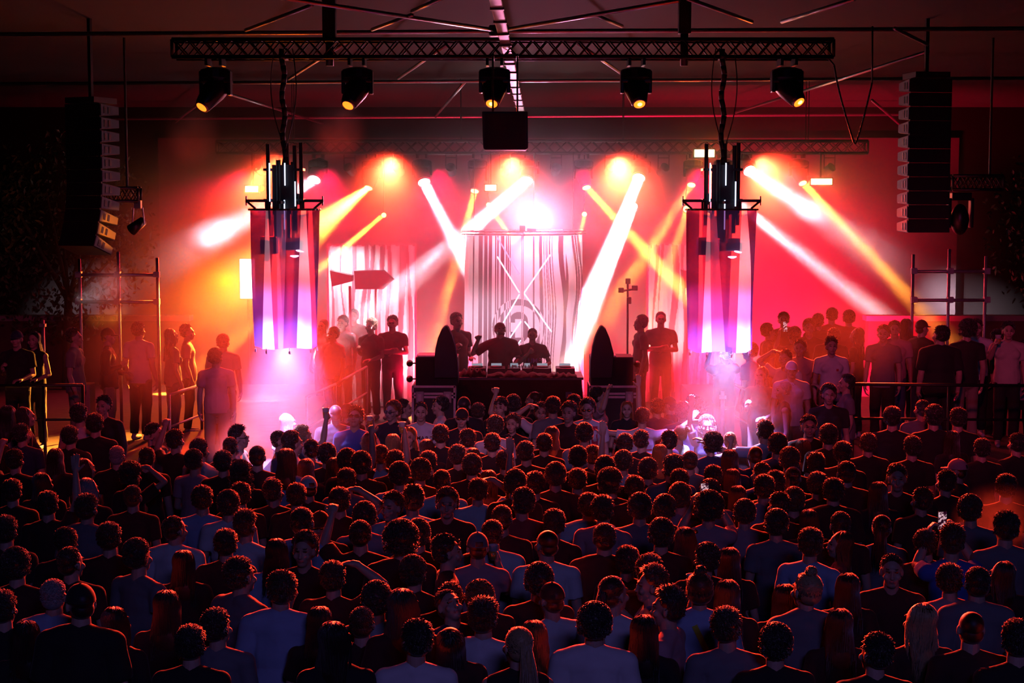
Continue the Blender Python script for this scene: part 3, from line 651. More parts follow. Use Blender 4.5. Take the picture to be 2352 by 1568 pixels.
# ---------------------------------------------------------------- booth table with decks
Y = 25.6; s = F / Y
a = P(1046, 866, Y); c = P(1340, 868, Y)
t = empty('performer_table', ((a.x + c.x) / 2, Y + .4, TZ)); tag(t, 'long black draped table in front of the two performers', 'table')
W = c.x - a.x; H = a.z - TZ
MB().prism([(-W / 2 * .97, -.4, H - .04), (W / 2 * .97, -.4, H - .04), (W / 2 * 1.05, -.48, .0), (-W / 2 * 1.02, -.48, 0)], (0, .82, 0)).build('skirt_cloth', mat('black_molton', (.018, .012, .014), .95, bump=.5, nscale=6), t)
MB().box((0, 0, H - .02), (W, .9, .04)).build('table_top', mat('table_edge', (.25, .2, .22), .4), t)
for sx in (-1, 1):
    for sy in (-1, 1): MB().box((sx * W * .45, sy * .36, H / 2 - .02), (.05, .05, H - .05)).build('leg', M_DALU, t)
st = P(1306, 906, Y); o = MB().box((st.x - t.location.x, -.46, st.z - TZ), (14 / s, .01, 14 / s)).build('square_sticker', mat('sticker_grey', (.35, .3, .42), .5), t); tag(o, 'grey square sticker')
MB().box((st.x - t.location.x, -.468, st.z - TZ), (5 / s, .01, 5 / s)).build('sticker_dot', mat('sticker_red', (.6, .05, .05), .5), o)
topz = TZ + H
def cloth_lump(x0, x1, y, h, lab, seed):
    rs = np.random.RandomState(seed); n = 18; mb = MB(); prof = [.35 + .65 * abs(math.sin(i * .9 + seed)) * (1 - abs(i / n * 2 - 1) ** 3) for i in range(n + 1)]
    vs = []; fs = []
    for i in range(n + 1):
        x = lerp(x0, x1, i / n)
        for k in range(9):
            a_ = math.pi * k / 8; vs.append((x, y - .20 * math.cos(a_) * (1 + .15 * rs.randn()), topz + h * prof[i] * math.sin(a_) * (1 + .12 * rs.randn()) + .001))
    for i in range(n):
        for k in range(8): a_ = i * 9 + k; fs.append((a_, a_ + 1, a_ + 10, a_ + 9))
    o = mb.add(vs, fs).build('dust_cover', mat('black_cover_cloth', (.03, .018, .022), .9, bump=.6, nscale=14), smooth=True); tag(o, lab, 'cloth')
cloth_lump(P(1052, 0, Y).x, P(1115, 0, Y).x, Y + .2, .15, 'crumpled black cover at the cap-wearing performer\'s end of the table', 2)
cloth_lump(P(1118, 0, Y).x, P(1260, 0, Y).x, Y + .12, .09, 'long black cover lying before the decks', 5)
cloth_lump(P(1255, 0, Y).x, P(1328, 0, Y).x, Y + .1, .07, 'flat folded black cover at the far end of the table', 8)
def deck(x0, x1, lab, mixer=False):
    a, c = P(x0, 850, Y + .5), P(x1, 850, Y + .5); cx = (a.x + c.x) / 2; W = c.x - a.x
    t = empty('mixer' if mixer else 'media_deck', (cx, Y + .55, topz)); tag(t, lab, 'mixer' if mixer else 'DJ deck')
    MB().box((0, 0, .055), (W, .40, .11)).build('case', M_BLACKP, t, bevel=.01)
    if not mixer: MB().lathe([(.10, .11), (.10, .13), (.02, .132)], (0, -.03, 0), 20).build('jog_wheel', M_DALU, t, smooth=True)
    else:
        k = MB()
        for i in range(4):
            for j in range(4): k.cyl((-.09 + i * .06, -.1 + j * .07, .11), (-.09 + i * .06, -.1 + j * .07, .135), .01, n=8)
        k.build('control_knob', M_STEEL, t)
    MB().box((0, .14, .135), (W * .6, .02, .05)).build('screen', mat('deck_screen', (.1, .1, .1), .2, emit=(.7, .8, 1), es=.35), t)
for x0, x1, lab, mx in ((1075, 1116, 'media deck under the crumpled cover end', 0), (1120, 1160, 'media deck in front of the performer in the cap', 0), (1166, 1196, 'mixer between the two performers', 1), (1200, 1222, 'second small mixer between the decks', 1), (1226, 1266, 'media deck in front of the second performer', 0), (1277, 1320, 'media deck at the free end of the table', 0)):
    deck(x0, x1, lab, bool(mx))
# ---------------------------------------------------------------- flight cases, speakers, fins
def flight_case(x0, x1, y0, Y, lab):
    s = F / Y; a = P(x0, y0, Y); c = P(x1, y0, Y); W = c.x - a.x; H = a.z - TZ
    t = empty('flight_case', ((a.x + c.x) / 2, Y + .3, TZ)); tag(t, lab, 'flight case')
    MB().box((0, 0, H / 2 + .05), (W, .6, H - .1)).build('case_body', M_CASE, t)
    e = MB()
    for z in (.1, H, H - .17, H - .115): e.box((0, -.305, z - .01), (W + .02, .02, .035))
    for sx in (-1, 1): e.box((sx * W / 2, -.305, H / 2 + .05), (.035, .02, H - .1)); e.box((sx * W / 2, .3, H / 2 + .05), (.03, .02, H - .1)); e.box((sx * W / 2, 0, H - .01), (.02, .6, .03))
    e.build('edge_trim', M_ALU, t)
    for sx in (-.33, .33):
        l = MB(); l.box((sx * W, -.325, H - .18), (.13, .02, .19)); o = l.build('latch', M_STEEL, t, bevel=.01)
        MB().box((sx * W, -.34, H - .18), (.05, .02, .1)).build('latch_hook', M_ALU, o)
    w_ = MB()
    for sx in (-.4, .4):
        for sy in (-.22, .22): w_.cyl((sx * W - .02, sy, .05), (sx * W + .02, sy, .05), .05, n=12)
    w_.build('castor', M_BLACKP, t)
    return H
h1 = flight_case(948, 1044, 886, 25.0, 'black flight case with metal edging under the fin speaker, orange-lit side')
h2 = flight_case(1355, 1464, 886, 25.0, 'black flight case with metal edging behind the man with raised hand')
def box_speaker(x0, x1, y0, y1, Y, lab):
    a = P(x0, y0, Y); c = P(x1, y1, Y); t = empty('monitor_speaker', ((a.x + c.x) / 2, Y + .3, c.z)); tag(t, lab, 'speaker')
    W = c.x - a.x; H = a.z - c.z
    MB().box((0, 0, H / 2), (W, .55, H)).build('cabinet', M_CASE, t, bevel=.012); MB().box((0, -.285, H / 2), (W * .92, .015, H * .9)).build('grille', mat('speaker_grille'), t)
    MB().box((-W * .18, 0, H + .012), (W * .55, .5, .022)).build('top_pad', M_ALU, t)
box_speaker(954, 1052, 820, 886, 25.05, 'large black speaker box glowing orange at its top, on the first flight case')
box_speaker(1357, 1455, 820, 886, 25.05, 'large black speaker box on the second flight case, plain dark front')
def fin(pts, Y, lab, lampside):
    P0 = [P(px, py, Y) for px, py in pts]; t = empty('fin_speaker', (sum(p.x for p in P0) / len(P0), Y, min(p.z for p in P0))); tag(t, lab, 'speaker')
    o = Vector(t.location); L_ = [p - o for p in P0]
    MB().prism(L_, (0, .10, 0)).build('horn_body', M_BLACK, t, bevel=.008)
    e = MB(); k = len(L_)
    rng = range(0, 6)
    for i in rng: e.cyl(L_[i] + Vector((0, .06, 0)), L_[i + 1] + Vector((0, .06, 0)), .014, n=6)
    e.build('edge_trim', mat('pale_edge', (.65, .55, .7), .4), t)
FIN = [(1052, 868), (1050, 830), (1045, 795), (1038, 770), (1028, 749), (1024, 748), (1014, 757), (1006, 775), (1000, 800), (997, 830), (997, 868)]
fin(FIN, 25.0, 'black shark-fin horn speaker beside the cap-wearing performer', 1)
fin([(1357, 868), (1358, 830), (1362, 795), (1369, 770), (1379, 749), (1383, 748), (1392, 757), (1400, 775), (1406, 797), (1410, 812), (1406, 868)], 25.0, 'black shark-fin horn speaker at the free end of the table', 0)
# stage monitors on poles before the side panel
Y = 29.4
for (x0, x1, y0, y1, px, wedge, lab) in ((813, 880, 622, 664, 856, 1, 'long speaker box on a pole before the striped side panel'), (757, 808, 621, 658, 795, 0, 'cone-shaped speaker on a pole beside the fabric lamp'), (1568, 1620, 620, 662, 1590, 0, 'orange-lit speaker on a pole behind the second fabric lamp')):
    a = P(x0, y0, Y); c = P(x1, y1, Y); t = empty('pole_speaker', (P(px, 0, Y).x, Y, TZ)); tag(t, lab, 'speaker'); o = Vector(t.location)
    mx = a.z - c.z
    if wedge: pts = [a, Vector((c.x, Y, a.z)), Vector((c.x + .19, Y, (a.z + c.z) / 2)), Vector((c.x, Y, c.z)), Vector((a.x + .02, Y, c.z))]
    else: pts = [Vector((a.x, Y, a.z)), Vector((c.x, Y, a.z - mx * .32)), Vector((c.x, Y, c.z + mx * .32)), Vector((a.x + .04, Y, c.z))]
    MB().prism([p - o for p in pts], (0, .4, 0)).build('cabinet', mat('speaker_black'), t)
    MB().cyl((0, .2, 0), (0, .2, c.z - TZ), .025).box((0, .2, .02), (.4, .4, .03)).build('pole', M_DALU, t)
# lamp stand on the stage
a = P(1442, 645, 27.5); t = empty('lamp_stand', (a.x, 27.5, TZ)); tag(t, 'tall stand with small lamps rising in pink haze behind the second flight case', 'stand'); H = a.z - TZ
MB().cyl((0, 0, 0), (0, 0, H), .02).cyl((-.12, 0, H - .18), (.12, 0, H - .14), .02).build('pole', M_DALU, t)
MB().box((0, -.03, H), (.09, .09, .10)).box((-.12, -.03, H - .16), (.10, .09, .09)).box((.12, -.03, H - .12), (.1, .09, .09)).box((.02, -.03, H - .34), (.08, .08, .12)).build('lamp_housing', M_BLACKP, t, bevel=.01)
b = MB()
for k in range(3): an = k * 2.1; b.cyl((0, 0, .5), (.4 * math.cos(an), .4 * math.sin(an), 0.01), .012)
b.build('tripod_leg', M_DALU, t)
# coil of round lamps beside the flight cases
for i, (px, py) in enumerate(((941, 834), (941, 870), (1464, 836), (1464, 874))):
    c = P(px, py, 25.2); o = MB(); o.ell((0, 0, 0), (.055, .12, .055)); o.cyl((0, 0, -.0), ((.12 if i < 2 else -.12), 0, 0), .012)
    o = o.build('side_lamp', M_BLACKP, smooth=True); o.location = c; tag(o, ['upper round lamp clamped on the orange-lit speaker box', 'lower round lamp clamped beside the orange-lit flight case', 'upper round lamp clamped on the plain dark speaker box', 'lower round lamp clamped at the second flight case'][i], 'stage light')
# ---------------------------------------------------------------- scaffold grids, rails, fences
def scaffold(xs, ytop, ybot, yh, Y, base_z, lab):
    t = empty('scaffold_frame', (P(xs[1], 0, Y).x, Y, base_z)); tag(t, lab, 'scaffold'); o = Vector(t.location)
    for x, yt in zip(xs, ytop):
        a = P(x, yt, Y) - o; MB().cyl((a.x, 0, 0), (a.x, 0, a.z), .024, n=8).build('upright', M_STEEL, t, smooth=True)
    for y in yh:
        a = P(xs[0], y + 1, Y) - o; c = P(xs[2], y - 1, Y) - o; MB().cyl((a.x, -.03, a.z), (c.x, -.03, a.z), .026, n=8).build('ledger', M_STEEL, t, smooth=True)
    for x in xs:
        for y in yh: a = P(x, y, Y) - o; MB().box((a.x, -.03, a.z), (.09, .09, .09)).build('coupler', M_STEEL, t)
scaffold((182, 271, 361), (594, 578, 592), 0, (630, 692), 23.9, 1.0, 'scaffold frame on the platform below the orange-lit speaker array')
scaffold((2098, 2181, 2265), (584, 572, 588), 0, (622, 688), 23.9, 1.0, 'scaffold frame on the crowded platform below the tall speaker array')
def rail(pts, lab, posts, zb=None, m=M_STEEL, r=.022):
    t = empty('handrail', pts[0]); tag(t, lab, 'railing'); o = Vector(pts[0])
    MB().path([p - o for p in pts], r, 8).build('top_rail', m, t, smooth=True)
    lo = [Vector((p.x, p.y, p.z - .45)) - o for p in pts]; MB().path(lo, r * .8, 8).build('mid_rail', m, t, smooth=True)
    for p, z in posts: MB().cyl(Vector((p.x, p.y, z)) - o, p - o, r, n=8).build('post', m, t, smooth=True)
a, c = P(388, 906, 21.5), P(462, 884, 23.5); rail([a, c], 'short sloping handrail in the red smoke below the orange haze', [(a, 0), (c, 1.0)])
a, m_, c = P(704, 912, 22.6), P(770, 882, 24.5), P(842, 842, 27.0); rail([a, m_, c], 'long sloping handrail of the stage ramp under the first fabric lamp', [(a, 0), (m_, .55), (c, .55)])
a, c = P(1660, 870, 22.6), P(1735, 905, 21.2); rail([a, c], 'diagonal pipe rail below the second fabric lamp', [(a, 0.0)])
a, c = P(-30, 886, 20.3), P(190, 884, 20.3); rail([a, c], 'dark platform railing before the two standing watchers', [(a, 0), (P(100, 885, 20.3), 0), (c, 0)], m=M_BLACK)
a, c = P(1960, 882, 20.3), P(2400, 886, 20.3); rail([a, c], 'dark platform railing in front of the crowded platform', [(a, 0), (P(2180, 884, 20.3), 0), (c, 0)], m=M_BLACK)
for px, py, Y, zb, lab in ((1660, 898, 21.0, 0, 'upright blue-lit pipe with a coupler beside the lady in the dark tank top'), (344, 988, 18.6, 0, 'thin upright pipe among the dark crowd below the scaffold'), (98, 735, 24.5, 1.0, 'thin upright pipe behind the two watchers')):
    a = P(px, py, Y); o = MB().cyl((a.x, Y, zb), a, .028, n=10).build('upright_pipe', M_STEEL, smooth=True); tag(o, lab, 'pipe'); MB().box((a.x, Y, a.z - .08), (.09, .09, .05)).build('coupler', M_STEEL, o)
# open case and lit table on the side platform
a = P(180, 860, 21.5); c = P(213, 915, 21.5); b = MB(); b.box(((a.x + c.x) / 2, 21.5, (1.0 + a.z - .1) / 2 + .2), (c.x - a.x, .3, .5)); o = b.build('equipment_case', mat('case_orange_lit_face', (.7, .35, .25), .6), bevel=.01); tag(o, 'open case lit orange on the platform beside the man in profile', 'case')  # orange light on the case is put into its base colour
MB().box(((a.x + c.x) / 2, 21.34, 1.5), (.16, .02, .04)).build('case_handle', M_BLACKP, o)
# ---------------------------------------------------------------- tree behind the platform
def tree(x, y, z0, seed, lab, n=1500, rad=(1.5, .9, 1.7)):
    rs = np.random.RandomState(seed); t = empty('tree', (x, y, 0)); tag(t, lab, 'tree')
    b = MB(); b.cyl((0, 0, 0), (.1, 0, z0), .12, .07)
    for k in range(7): an = k * .9; b.cyl((.1, 0, z0 - .3), (.1 + 1.0 * math.cos(an), .5 * math.sin(an), z0 + .7 + .2 * k), .05, .015, n=6)
    b.build('trunk', M_BARK, t, smooth=True)
    b = MB()
    for k in range(n):
        p = rs.randn(3); p = p / np.linalg.norm(p) * rs.uniform(.35, 1) ** .6; p = Vector((p[0] * rad[0], p[1] * rad[1], z0 + .9 + p[2] * rad[2]))
        q = Euler(rs.uniform(-1.2, 1.2, 3)).to_matrix(); l = rs.uniform(.09, .16); b.add([p + q @ Vector(v) for v in ((0, 0, 0), (.028, 0, l * .5), (0, .012, l), (-.028, 0, l * .5))], [(0, 1, 2, 3)])
    b.build('foliage', M_LEAF, t)
tree(-8.2, 28.6, 2.9, 3, 'leafy tree hanging over the wall behind the two watchers', 2600, (1.8, .7, 2.0))
tree(10.2, 28.8, 3.0, 6, 'dark tree beyond the wall behind the crowded platform', 1500, (1.6, .7, 1.8))
# ---------------------------------------------------------------- people
SKINS = [mat('skin_fair', (.62, .40, .31), .5), mat('skin_tan', (.45, .27, .19), .5), mat('skin_brown', (.22, .12, .08), .5)]
M_EYE = mat('eye_dark', (.03, .02, .02), .25); M_LIP = mat('lip', (.42, .17, .15), .5); M_BROW = mat('eyebrow', (.05, .03, .02), .8); M_SHOE = mat('shoe', (.5, .5, .5), .6)
def hair_mat(n, c, r=.5): return mat(n, c, r, noise=.35, nscale=60, sheen=.35, spec=.5)
HAIRC = {'k': hair_mat('hair_black', (.014, .010, .009)), 'n': hair_mat('hair_brown', (.060, .034, .018)), 'y': hair_mat('hair_blonde', (.42, .29, .15)), 'g': hair_mat('hair_grey', (.38, .36, .35)), 'r': hair_mat('hair_copper', (.32, .11, .03))}
CL = lambda n, c: mat(n, c, .9, noise=.10, nscale=9, bump=.35, sheen=.15)
SHIRTC = {'w': CL('white_cotton', (.78, .78, .80)), 'd': CL('black_cotton', (.022, .021, .024)), 'g': CL('grey_cotton', (.22, .22, .24)), 'b': CL('pale_blue_cotton', (.42, .52, .75)),
          'p': CL('pink_cotton', (.60, .33, .36)), 'r': CL('red_cotton', (.45, .07, .07)), 'n': CL('navy_cotton', (.03, .04, .10)), 'c': CL('cream_cotton', (.62, .57, .48)), 'v': CL('blue_cotton', (.10, .16, .62))}
TROUC = [mat('black_denim', (.02, .02, .025), .9, bump=.3, nscale=12), mat('blue_denim', (.06, .09, .17), .9, bump=.3, nscale=12), mat('beige_cotton', (.33, .28, .21), .9, bump=.3, nscale=12)]
def remesh(mb, vox, smooth, name, dec=0.3):
    me = mb.mesh('tmp', []); ob = bpy.data.objects.new('tmp', me); COL.objects.link(ob)
    md = ob.modifiers.new('r', 'REMESH'); md.mode = 'VOXEL'; md.voxel_size = vox; md.use_smooth_shade = True
    ms = ob.modifiers.new('s', 'SMOOTH'); ms.factor = .5; ms.iterations = smooth
    mdc = ob.modifiers.new('d', 'DECIMATE'); mdc.ratio = dec
    dg = bpy.context.evaluated_depsgraph_get(); out = bpy.data.meshes.new_from_object(ob.evaluated_get(dg)); out.name = name
    bpy.data.objects.remove(ob); bpy.data.meshes.remove(me)
    out.polygons.foreach_set('use_smooth', [True] * len(out.polygons))
    return out
def capsule(mb, a, b_, ra, rb, n=12):
    a = Vector(a); b_ = Vector(b_); mb.cyl(a, b_, ra, rb, n=n); mb.ell(a, (ra,) * 3, nu=n, nv=8); mb.ell(b_, (rb,) * 3, nu=n, nv=8)
def hand(mb, W, d, palm, kind, side):
    """W wrist, d hand direction, palm normal, kind: open / fist / hold / point"""
    W = Vector(W); d = Vector(d).normalized(); p = Vector(palm); p = (p - d * p.dot(d)).normalized(); x = d.cross(p).normalized() * side
    q = Matrix((x, d, p)).transposed()
    mb.ell(W + d * .048, (.040, .050, .017), q, 12, 8); capsule(mb, W - d * .01, W + d * .03, .026, .028, 10)
    curl = {'open': (.12, .12), 'relax': (.5, .5), 'hold': (.9, .9), 'fist': (1.5, 1.6), 'point': (1.5, 1.6)}[kind]
    for i, (xx, L) in enumerate(((-.030, .078), (-.010, .088), (.010, .082), (.029, .064))):
        c1, c2 = curl
        if kind == 'point' and i == 0: c1 = c2 = .05
        sp_ = (xx * 3.0 if kind == 'open' else 0)
        root = W + d * .088 + x * -xx; v1 = (d * math.cos(c1) + p * math.sin(c1) - x * sp_).normalized()
        m1 = root + v1 * L * .5; v2 = (d * math.cos(c1 + c2) + p * math.sin(c1 + c2) - x * sp_).normalized()
        capsule(mb, root - d * .015, m1, .0105, .0098, 8); capsule(mb, m1, m1 + v2 * L * .5, .0098, .0085, 8)
    tb = W + d * .025 + x * .030; tv = (x * .75 + d * .65 + p * (.3 if kind != 'open' else .05)).normalized(); tm = tb + tv * .038
    tv2 = tv if kind == 'open' else (d * .7 + p * .6 + x * .0).normalized()
    capsule(mb, tb - tv * .01, tm, .0135, .0115, 8); capsule(mb, tm, tm + tv2 * .032, .0115, .0095, 8)
# pose: right elbow, right wrist, right hand dir, palm, kind ; same for left (x mirrored already)
POSES = {
 'down': [((.235, -.03, 1.13), (.245, .05, .90), (0, .15, -1), (-1, 0, 0), 'relax'), ((-.235, -.03, 1.13), (-.245, .04, .90), (0, .12, -1), (1, 0, 0), 'relax')],
 'hold': [((.225, -.04, 1.14), (.13, .20, 1.22), (-.1, .5, .7), (-1, 0, 0), 'hold'), ((-.225, -.03, 1.13), (-.16, .18, 1.08), (.5, .7, .1), (0, 0, -1), 'relax')],
 'raise': [((.245, .05, 1.68), (.225, .10, 1.92), (-.05, .1, 1), (0, 1, 0), 'open'), ((-.235, -.03, 1.13), (-.20, .14, .97), (0, .6, -.6), (1, 0, 0), 'relax')],
 'fist': [((.30, .08, 1.53), (.235, .14, 1.77), (-.15, .2, 1), (0, 1, 0), 'fist'), ((-.235, -.03, 1.13), (-.20, .14, .97), (0, .6, -.6), (1, 0, 0), 'relax')],
 'both': [((.29, .07, 1.62), (.20, .13, 1.85), (-.2, .1, 1), (-1, .3, 0), 'open'), ((-.29, .07, 1.60), (-.22, .13, 1.83), (.1, .1, 1), (1, .3, 0), 'open')],
 'head': [((.37, .05, 1.60), (.15, .04, 1.76), (-1, .1, .1), (0, 0, -1), 'relax'), ((-.235, -.03, 1.13), (-.24, .05, .90), (0, .12, -1), (1, 0, 0), 'relax')],
 'heads': [((.37, .05, 1.58), (.15, .02, 1.74), (-1, .1, .1), (0, 0, -1), 'relax'), ((-.37, .05, 1.58), (-.15, .02, 1.74), (1, .1, .1), (0, 0, -1), 'relax')],
 'phone': [((.23, .16, 1.45), (.075, .27, 1.70), (-.1, .1, 1), (-1, 0, 0), 'hold'), ((-.23, .15, 1.43), (-.09, .27, 1.66), (.1, .1, 1), (1, 0, 0), 'hold')],
 'cross': [((.25, .06, 1.15), (-.02, .20, 1.20), (-1, .05, .1), (0, -1, 0), 'relax'), ((-.25, .06, 1.15), (.04, .225, 1.16), (1, .05, .05), (0, -1, 0), 'relax')],
 'wide': [((.45, .02, 1.44), (.66, .06, 1.60), (.6, .1, .8), (0, 1, .0), 'open'), ((-.45, .02, 1.43), (-.66, .05, 1.56), (-.6, .1, .8), (0, 1, 0), 'open')],
 'cup': [((.25, .08, 1.27), (.20, .25, 1.47), (-.05, .25, 1), (-1, 0, 0), 'hold'), ((-.235, -.03, 1.13), (-.24, .05, .90), (0, .12, -1), (1, 0, 0), 'relax')],
 'cuphigh': [((.26, .10, 1.60), (.22, .17, 1.83), (-.05, .25, 1), (-1, 0, 0), 'hold'), ((-.24, .04, 1.16), (-.15, .2, 1.30), (.3, .3, .8), (1, 0, 0), 'relax')],
 'performer_fist': [((.42, .05, 1.25), (.33, .14, 1.50), (-.2, .1, 1), (-.3, 1, 0), 'fist'), ((-.27, .05, 1.17), (-.20, .30, 1.10), (0, 1, -.2), (0, 0, -1), 'relax')],
 'performer_chin': [((.24, .08, 1.17), (.04, .17, 1.38), (-.5, .1, .6), (0, -1, 0), 'fist'), ((-.30, .02, 1.16), (-.17, .25, 1.11), (.5, .8, -.2), (0, 0, -1), 'relax')],
 'reach': [((.42, .10, 1.42), (.62, .22, 1.50), (.5, .5, .5), (0, 0, -1), 'relax'), ((-.235, -.03, 1.13), (-.24, .05, .90), (0, .12, -1), (1, 0, 0), 'relax')],
 'point': [((.245, .05, 1.68), (.215, .10, 1.90), (-.1, .1, 1), (0, 1, 0), 'point'), ((-.25, .05, 1.20), (-.12, .2, 1.33), (.3, .3, .8), (1, 0, 0), 'relax')],
}
PIV = Vector((0, -.012, 1.515))
def head_rot(hy, hp): return Matrix.Rotation(R(hy), 3, 'Z') @ Matrix.Rotation(R(-hp), 3, 'X')
def torso(mb, g, e=0.0, b_=1.0):
    f = g == 'f'; sh = .150 if f else .172
    mb.ell((0, -.008, 1.29), ((.140 if f else .163) + e, .103 + e, .185 + e)); mb.ell((0, -.02, 1.385), (sh + e, .080 + e, .075 + e))
    mb.ell((0, .0, 1.08), ((.120 if f else .143) * b_ + e, .095 * b_ + e, .19 + e)); mb.ell((0, -.012, .93), ((.172 if f else .160) + e, .118 + e, .13))
    if f:
        for s in (-1, 1): mb.ell((s * .062, .07, 1.27), (.058 + e, .052 + e, .056 + e))
    else:
        for s in (-1, 1): mb.ell((s * .075, .045, 1.315), (.080 + e, .055 + e, .065 + e))
    for s in (-1, 1): capsule(mb, (s * .025, -.022, 1.462), (s * (sh - .015), -.018, 1.415), .052 + e * .7, .052 + e)
def arm_pts(pose, k, g):
    E, W, d, p, kind = POSES[pose][k]; s = 1 if k == 0 else -1; sh = .168 if g == 'f' else .188
    S = Vector((s * sh, -.015, 1.405)); E = Vector(E); W = Vector(W)
    if E.z > 1.5: S.z += .025; S.x -= s * .01
    E = S + (E - S).normalized() * min((E - S).length, .295); W = E + (W - E).normalized() * .255
    return S, E, W, d, p, kind, s
MC = {}
def body_mesh(pose, g, hy, hp):
    key = ('body', pose, g, hy, hp)
    if key in MC: return MC[key]
    mb = MB(); torso(mb, g)
    rn = .050 if g == 'f' else .060; H = head_rot(hy, hp)
    def hp_(v): return PIV + H @ (Vector(v) - PIV)
    capsule(mb, (0, -.02, 1.43), hp_((0, -.010, 1.55)), rn + .004, rn - .003)
    mb.ell(hp_((0, -.012, 1.655)), (.073, .093, .092), H, 20, 14); mb.ell(hp_((0, .022, 1.60)), (.058, .070, .075), H, 18, 12)
    mb.ell(hp_((0, .045, 1.555)), (.040, .043, .032), H, 12, 8)
    mb.ell(hp_((0, .088, 1.628)), (.011, .012, .028), H @ Matrix.Rotation(R(-14), 3, 'X'), 10, 8); mb.ell(hp_((0, .101, 1.608)), (.016, .013, .011), H, 10, 8)
    mb.ell(hp_((0, .080, 1.668)), (.050, .012, .010), H, 12, 8); mb.ell(hp_((0, .084, 1.578)), (.024, .012, .012), H, 10, 8)
    for s in (-1, 1):
        mb.ell(hp_((s * .078, -.010, 1.632)), (.011, .020, .032), H @ Matrix.Rotation(R(s * 18), 3, 'Z'), 10, 8); mb.ell(hp_((s * .045, .060, 1.612)), (.022, .022, .024), H, 10, 8)
    for k in (0, 1):
        S, E, W, d, p, kind, s = arm_pts(pose, k, g); t = .86 if g == 'f' else 1.0
        mb.ell(S + Vector((s * .004, 0, 0)), (.058 * t,) * 3); capsule(mb, S, E, .050 * t, .038 * t); M1 = E + (W - E) * .3
        capsule(mb, E, M1, .038 * t, .041 * t); capsule(mb, M1, W, .041 * t, .026 * t); hand(mb, W, d, p, kind, -s)
    for s in (-1, 1):
        capsule(mb, (s * .088, -.005, .90), (s * .098, .012, .50), .084, .054); capsule(mb, (s * .098, .006, .50), (s * .10, -.02, .32), .052, .054); capsule(mb, (s * .10, -.02, .32), (s * .102, -.035, .09), .052, .036)
        capsule(mb, (s * .102, -.045, .045), (s * .118, .135, .034), .042, .034)
    me = remesh(mb, .0068, 2, 'body')
    for m in (SKINS[0], M_EYE, M_LIP, M_BROW, M_SHOE): me.materials.append(m)
    n = len(me.polygons); ct = np.zeros(n * 3); me.polygons.foreach_get('center', ct); ct = ct.reshape(-1, 3)
    Hi = np.array(H.inverted()); lc = (ct - np.array(PIV)) @ Hi.T + np.array(PIV); mi = np.zeros(n, int)
    ax = abs(lc[:, 0]); y = lc[:, 1]; z = lc[:, 2]; hd = z > 1.5
    mi[hd & (y > .05) & (ax > .018) & (ax < .045) & (abs(z - 1.650) < .0055)] = 1
    mi[hd & (y > .05) & (ax < .024) & (abs(z - 1.577) < .008)] = 2
    mi[hd & (y > .05) & (ax > .016) & (ax < .048) & (abs(z - 1.672) < .0042)] = 3
    mi[ct[:, 2] < .085] = 4
    me.polygons.foreach_set('material_index', mi); MC[key] = me; return me
def wrinkle(me, amp, seed, freq=7.0):
    n = len(me.vertices); co = np.zeros(n * 3); me.vertices.foreach_get('co', co); co = co.reshape(-1, 3); no = np.zeros(n * 3); me.vertices.foreach_get('normal', no); no = no.reshape(-1, 3)
    rs = np.random.RandomState(seed); d = np.zeros(n)
    for k in range(9):
        w_ = rs.randn(3) * freq * (1 + .5 * k); d += np.sin(co @ w_ + rs.uniform(0, 6)) / (1 + .45 * k)
    co += no * (d * amp)[:, None]; me.vertices.foreach_set('co', co.ravel()); me.update()
def shirt_mesh(pose, g, kind):
    """kind: tee, long, tank, wide"""
    key = ('shirt', pose, g, kind)
    if key in MC: return MC[key]
    e = .024 if kind == 'wide' else .014; mb = MB(); torso(mb, g, e, 1.12 if kind != 'tank' else 1.02)
    mb.ell((0, -.006, 1.17), ((.150 if g == 'f' else .166) + e * .4, .112 + e * .3, .24))
    if kind == 'wide': mb.ell((0, -.005, .98), (.208, .160, .32)); mb.ell((0, -.01, 1.22), (.195, .135, .2))
    elif kind != 'tank': mb.ell((0, -.005, .98), (.190, .146, .30))
    else: mb.ell((0, -.008, .98), (.182, .140, .30))
    for k in (0, 1):
        S, E, W, d, p, kd, s = arm_pts(pose, k, g)
        if kind == 'tank': capsule(mb, S - Vector((s * .06, 0, -.01)), S - Vector((s * .03, 0, .0)), .055, .05); continue
        l = 1.0 if kind == 'long' else (.82 if kind == 'wide' else .62); B = S + (E - S) * l
        mb.ell(S, (.066 + e * .5,) * 3); mb.cyl(S, B, .062 + e * .6, .056 + e * .9, n=16)
        if kind == 'long': capsule(mb, E, E + (W - E) * .92, .058, .040)
    mb.cyl((0, -.02, 1.40), (0, -.016, 1.470), .086, .070, n=20)
    me = remesh(mb, .0125, 3, 'shirt', .6)
    hem = .87 if kind != 'wide' else .84; bm = bmesh.new(); bm.from_mesh(me); bmesh.ops.bisect_plane(bm, geom=bm.verts[:] + bm.edges[:] + bm.faces[:], plane_co=(0, 0, hem), plane_no=(0, 0, -1), clear_outer=True); bm.to_mesh(me); bm.free(); me.polygons.foreach_set('use_smooth', [True] * len(me.polygons))
    wrinkle(me, .0034 if kind != 'wide' else .0046, len(MC)); me.materials.append(SHIRTC['w']); MC[key] = me; return me
def trouser_mesh(kind='long'):
    key = ('trousers', kind)
    if key in MC: return MC[key]
    mb = MB(); mb.ell((0, -.012, .92), (.176, .130, .12)); zb = .10 if kind == 'long' else .52
    for s in (-1, 1):
        mb.cyl((s * .09, -.005, .90), (s * .10, .01, .52), .096, .076, n=16)
        if kind == 'long': mb.cyl((s * .10, .008, .54), (s * .103, -.035, zb), .074, .062, n=16)
    me = remesh(mb, .014, 2, 'trousers', .4); wrinkle(me, .003, 5); me.materials.append(TROUC[0]); MC[key] = me; return me
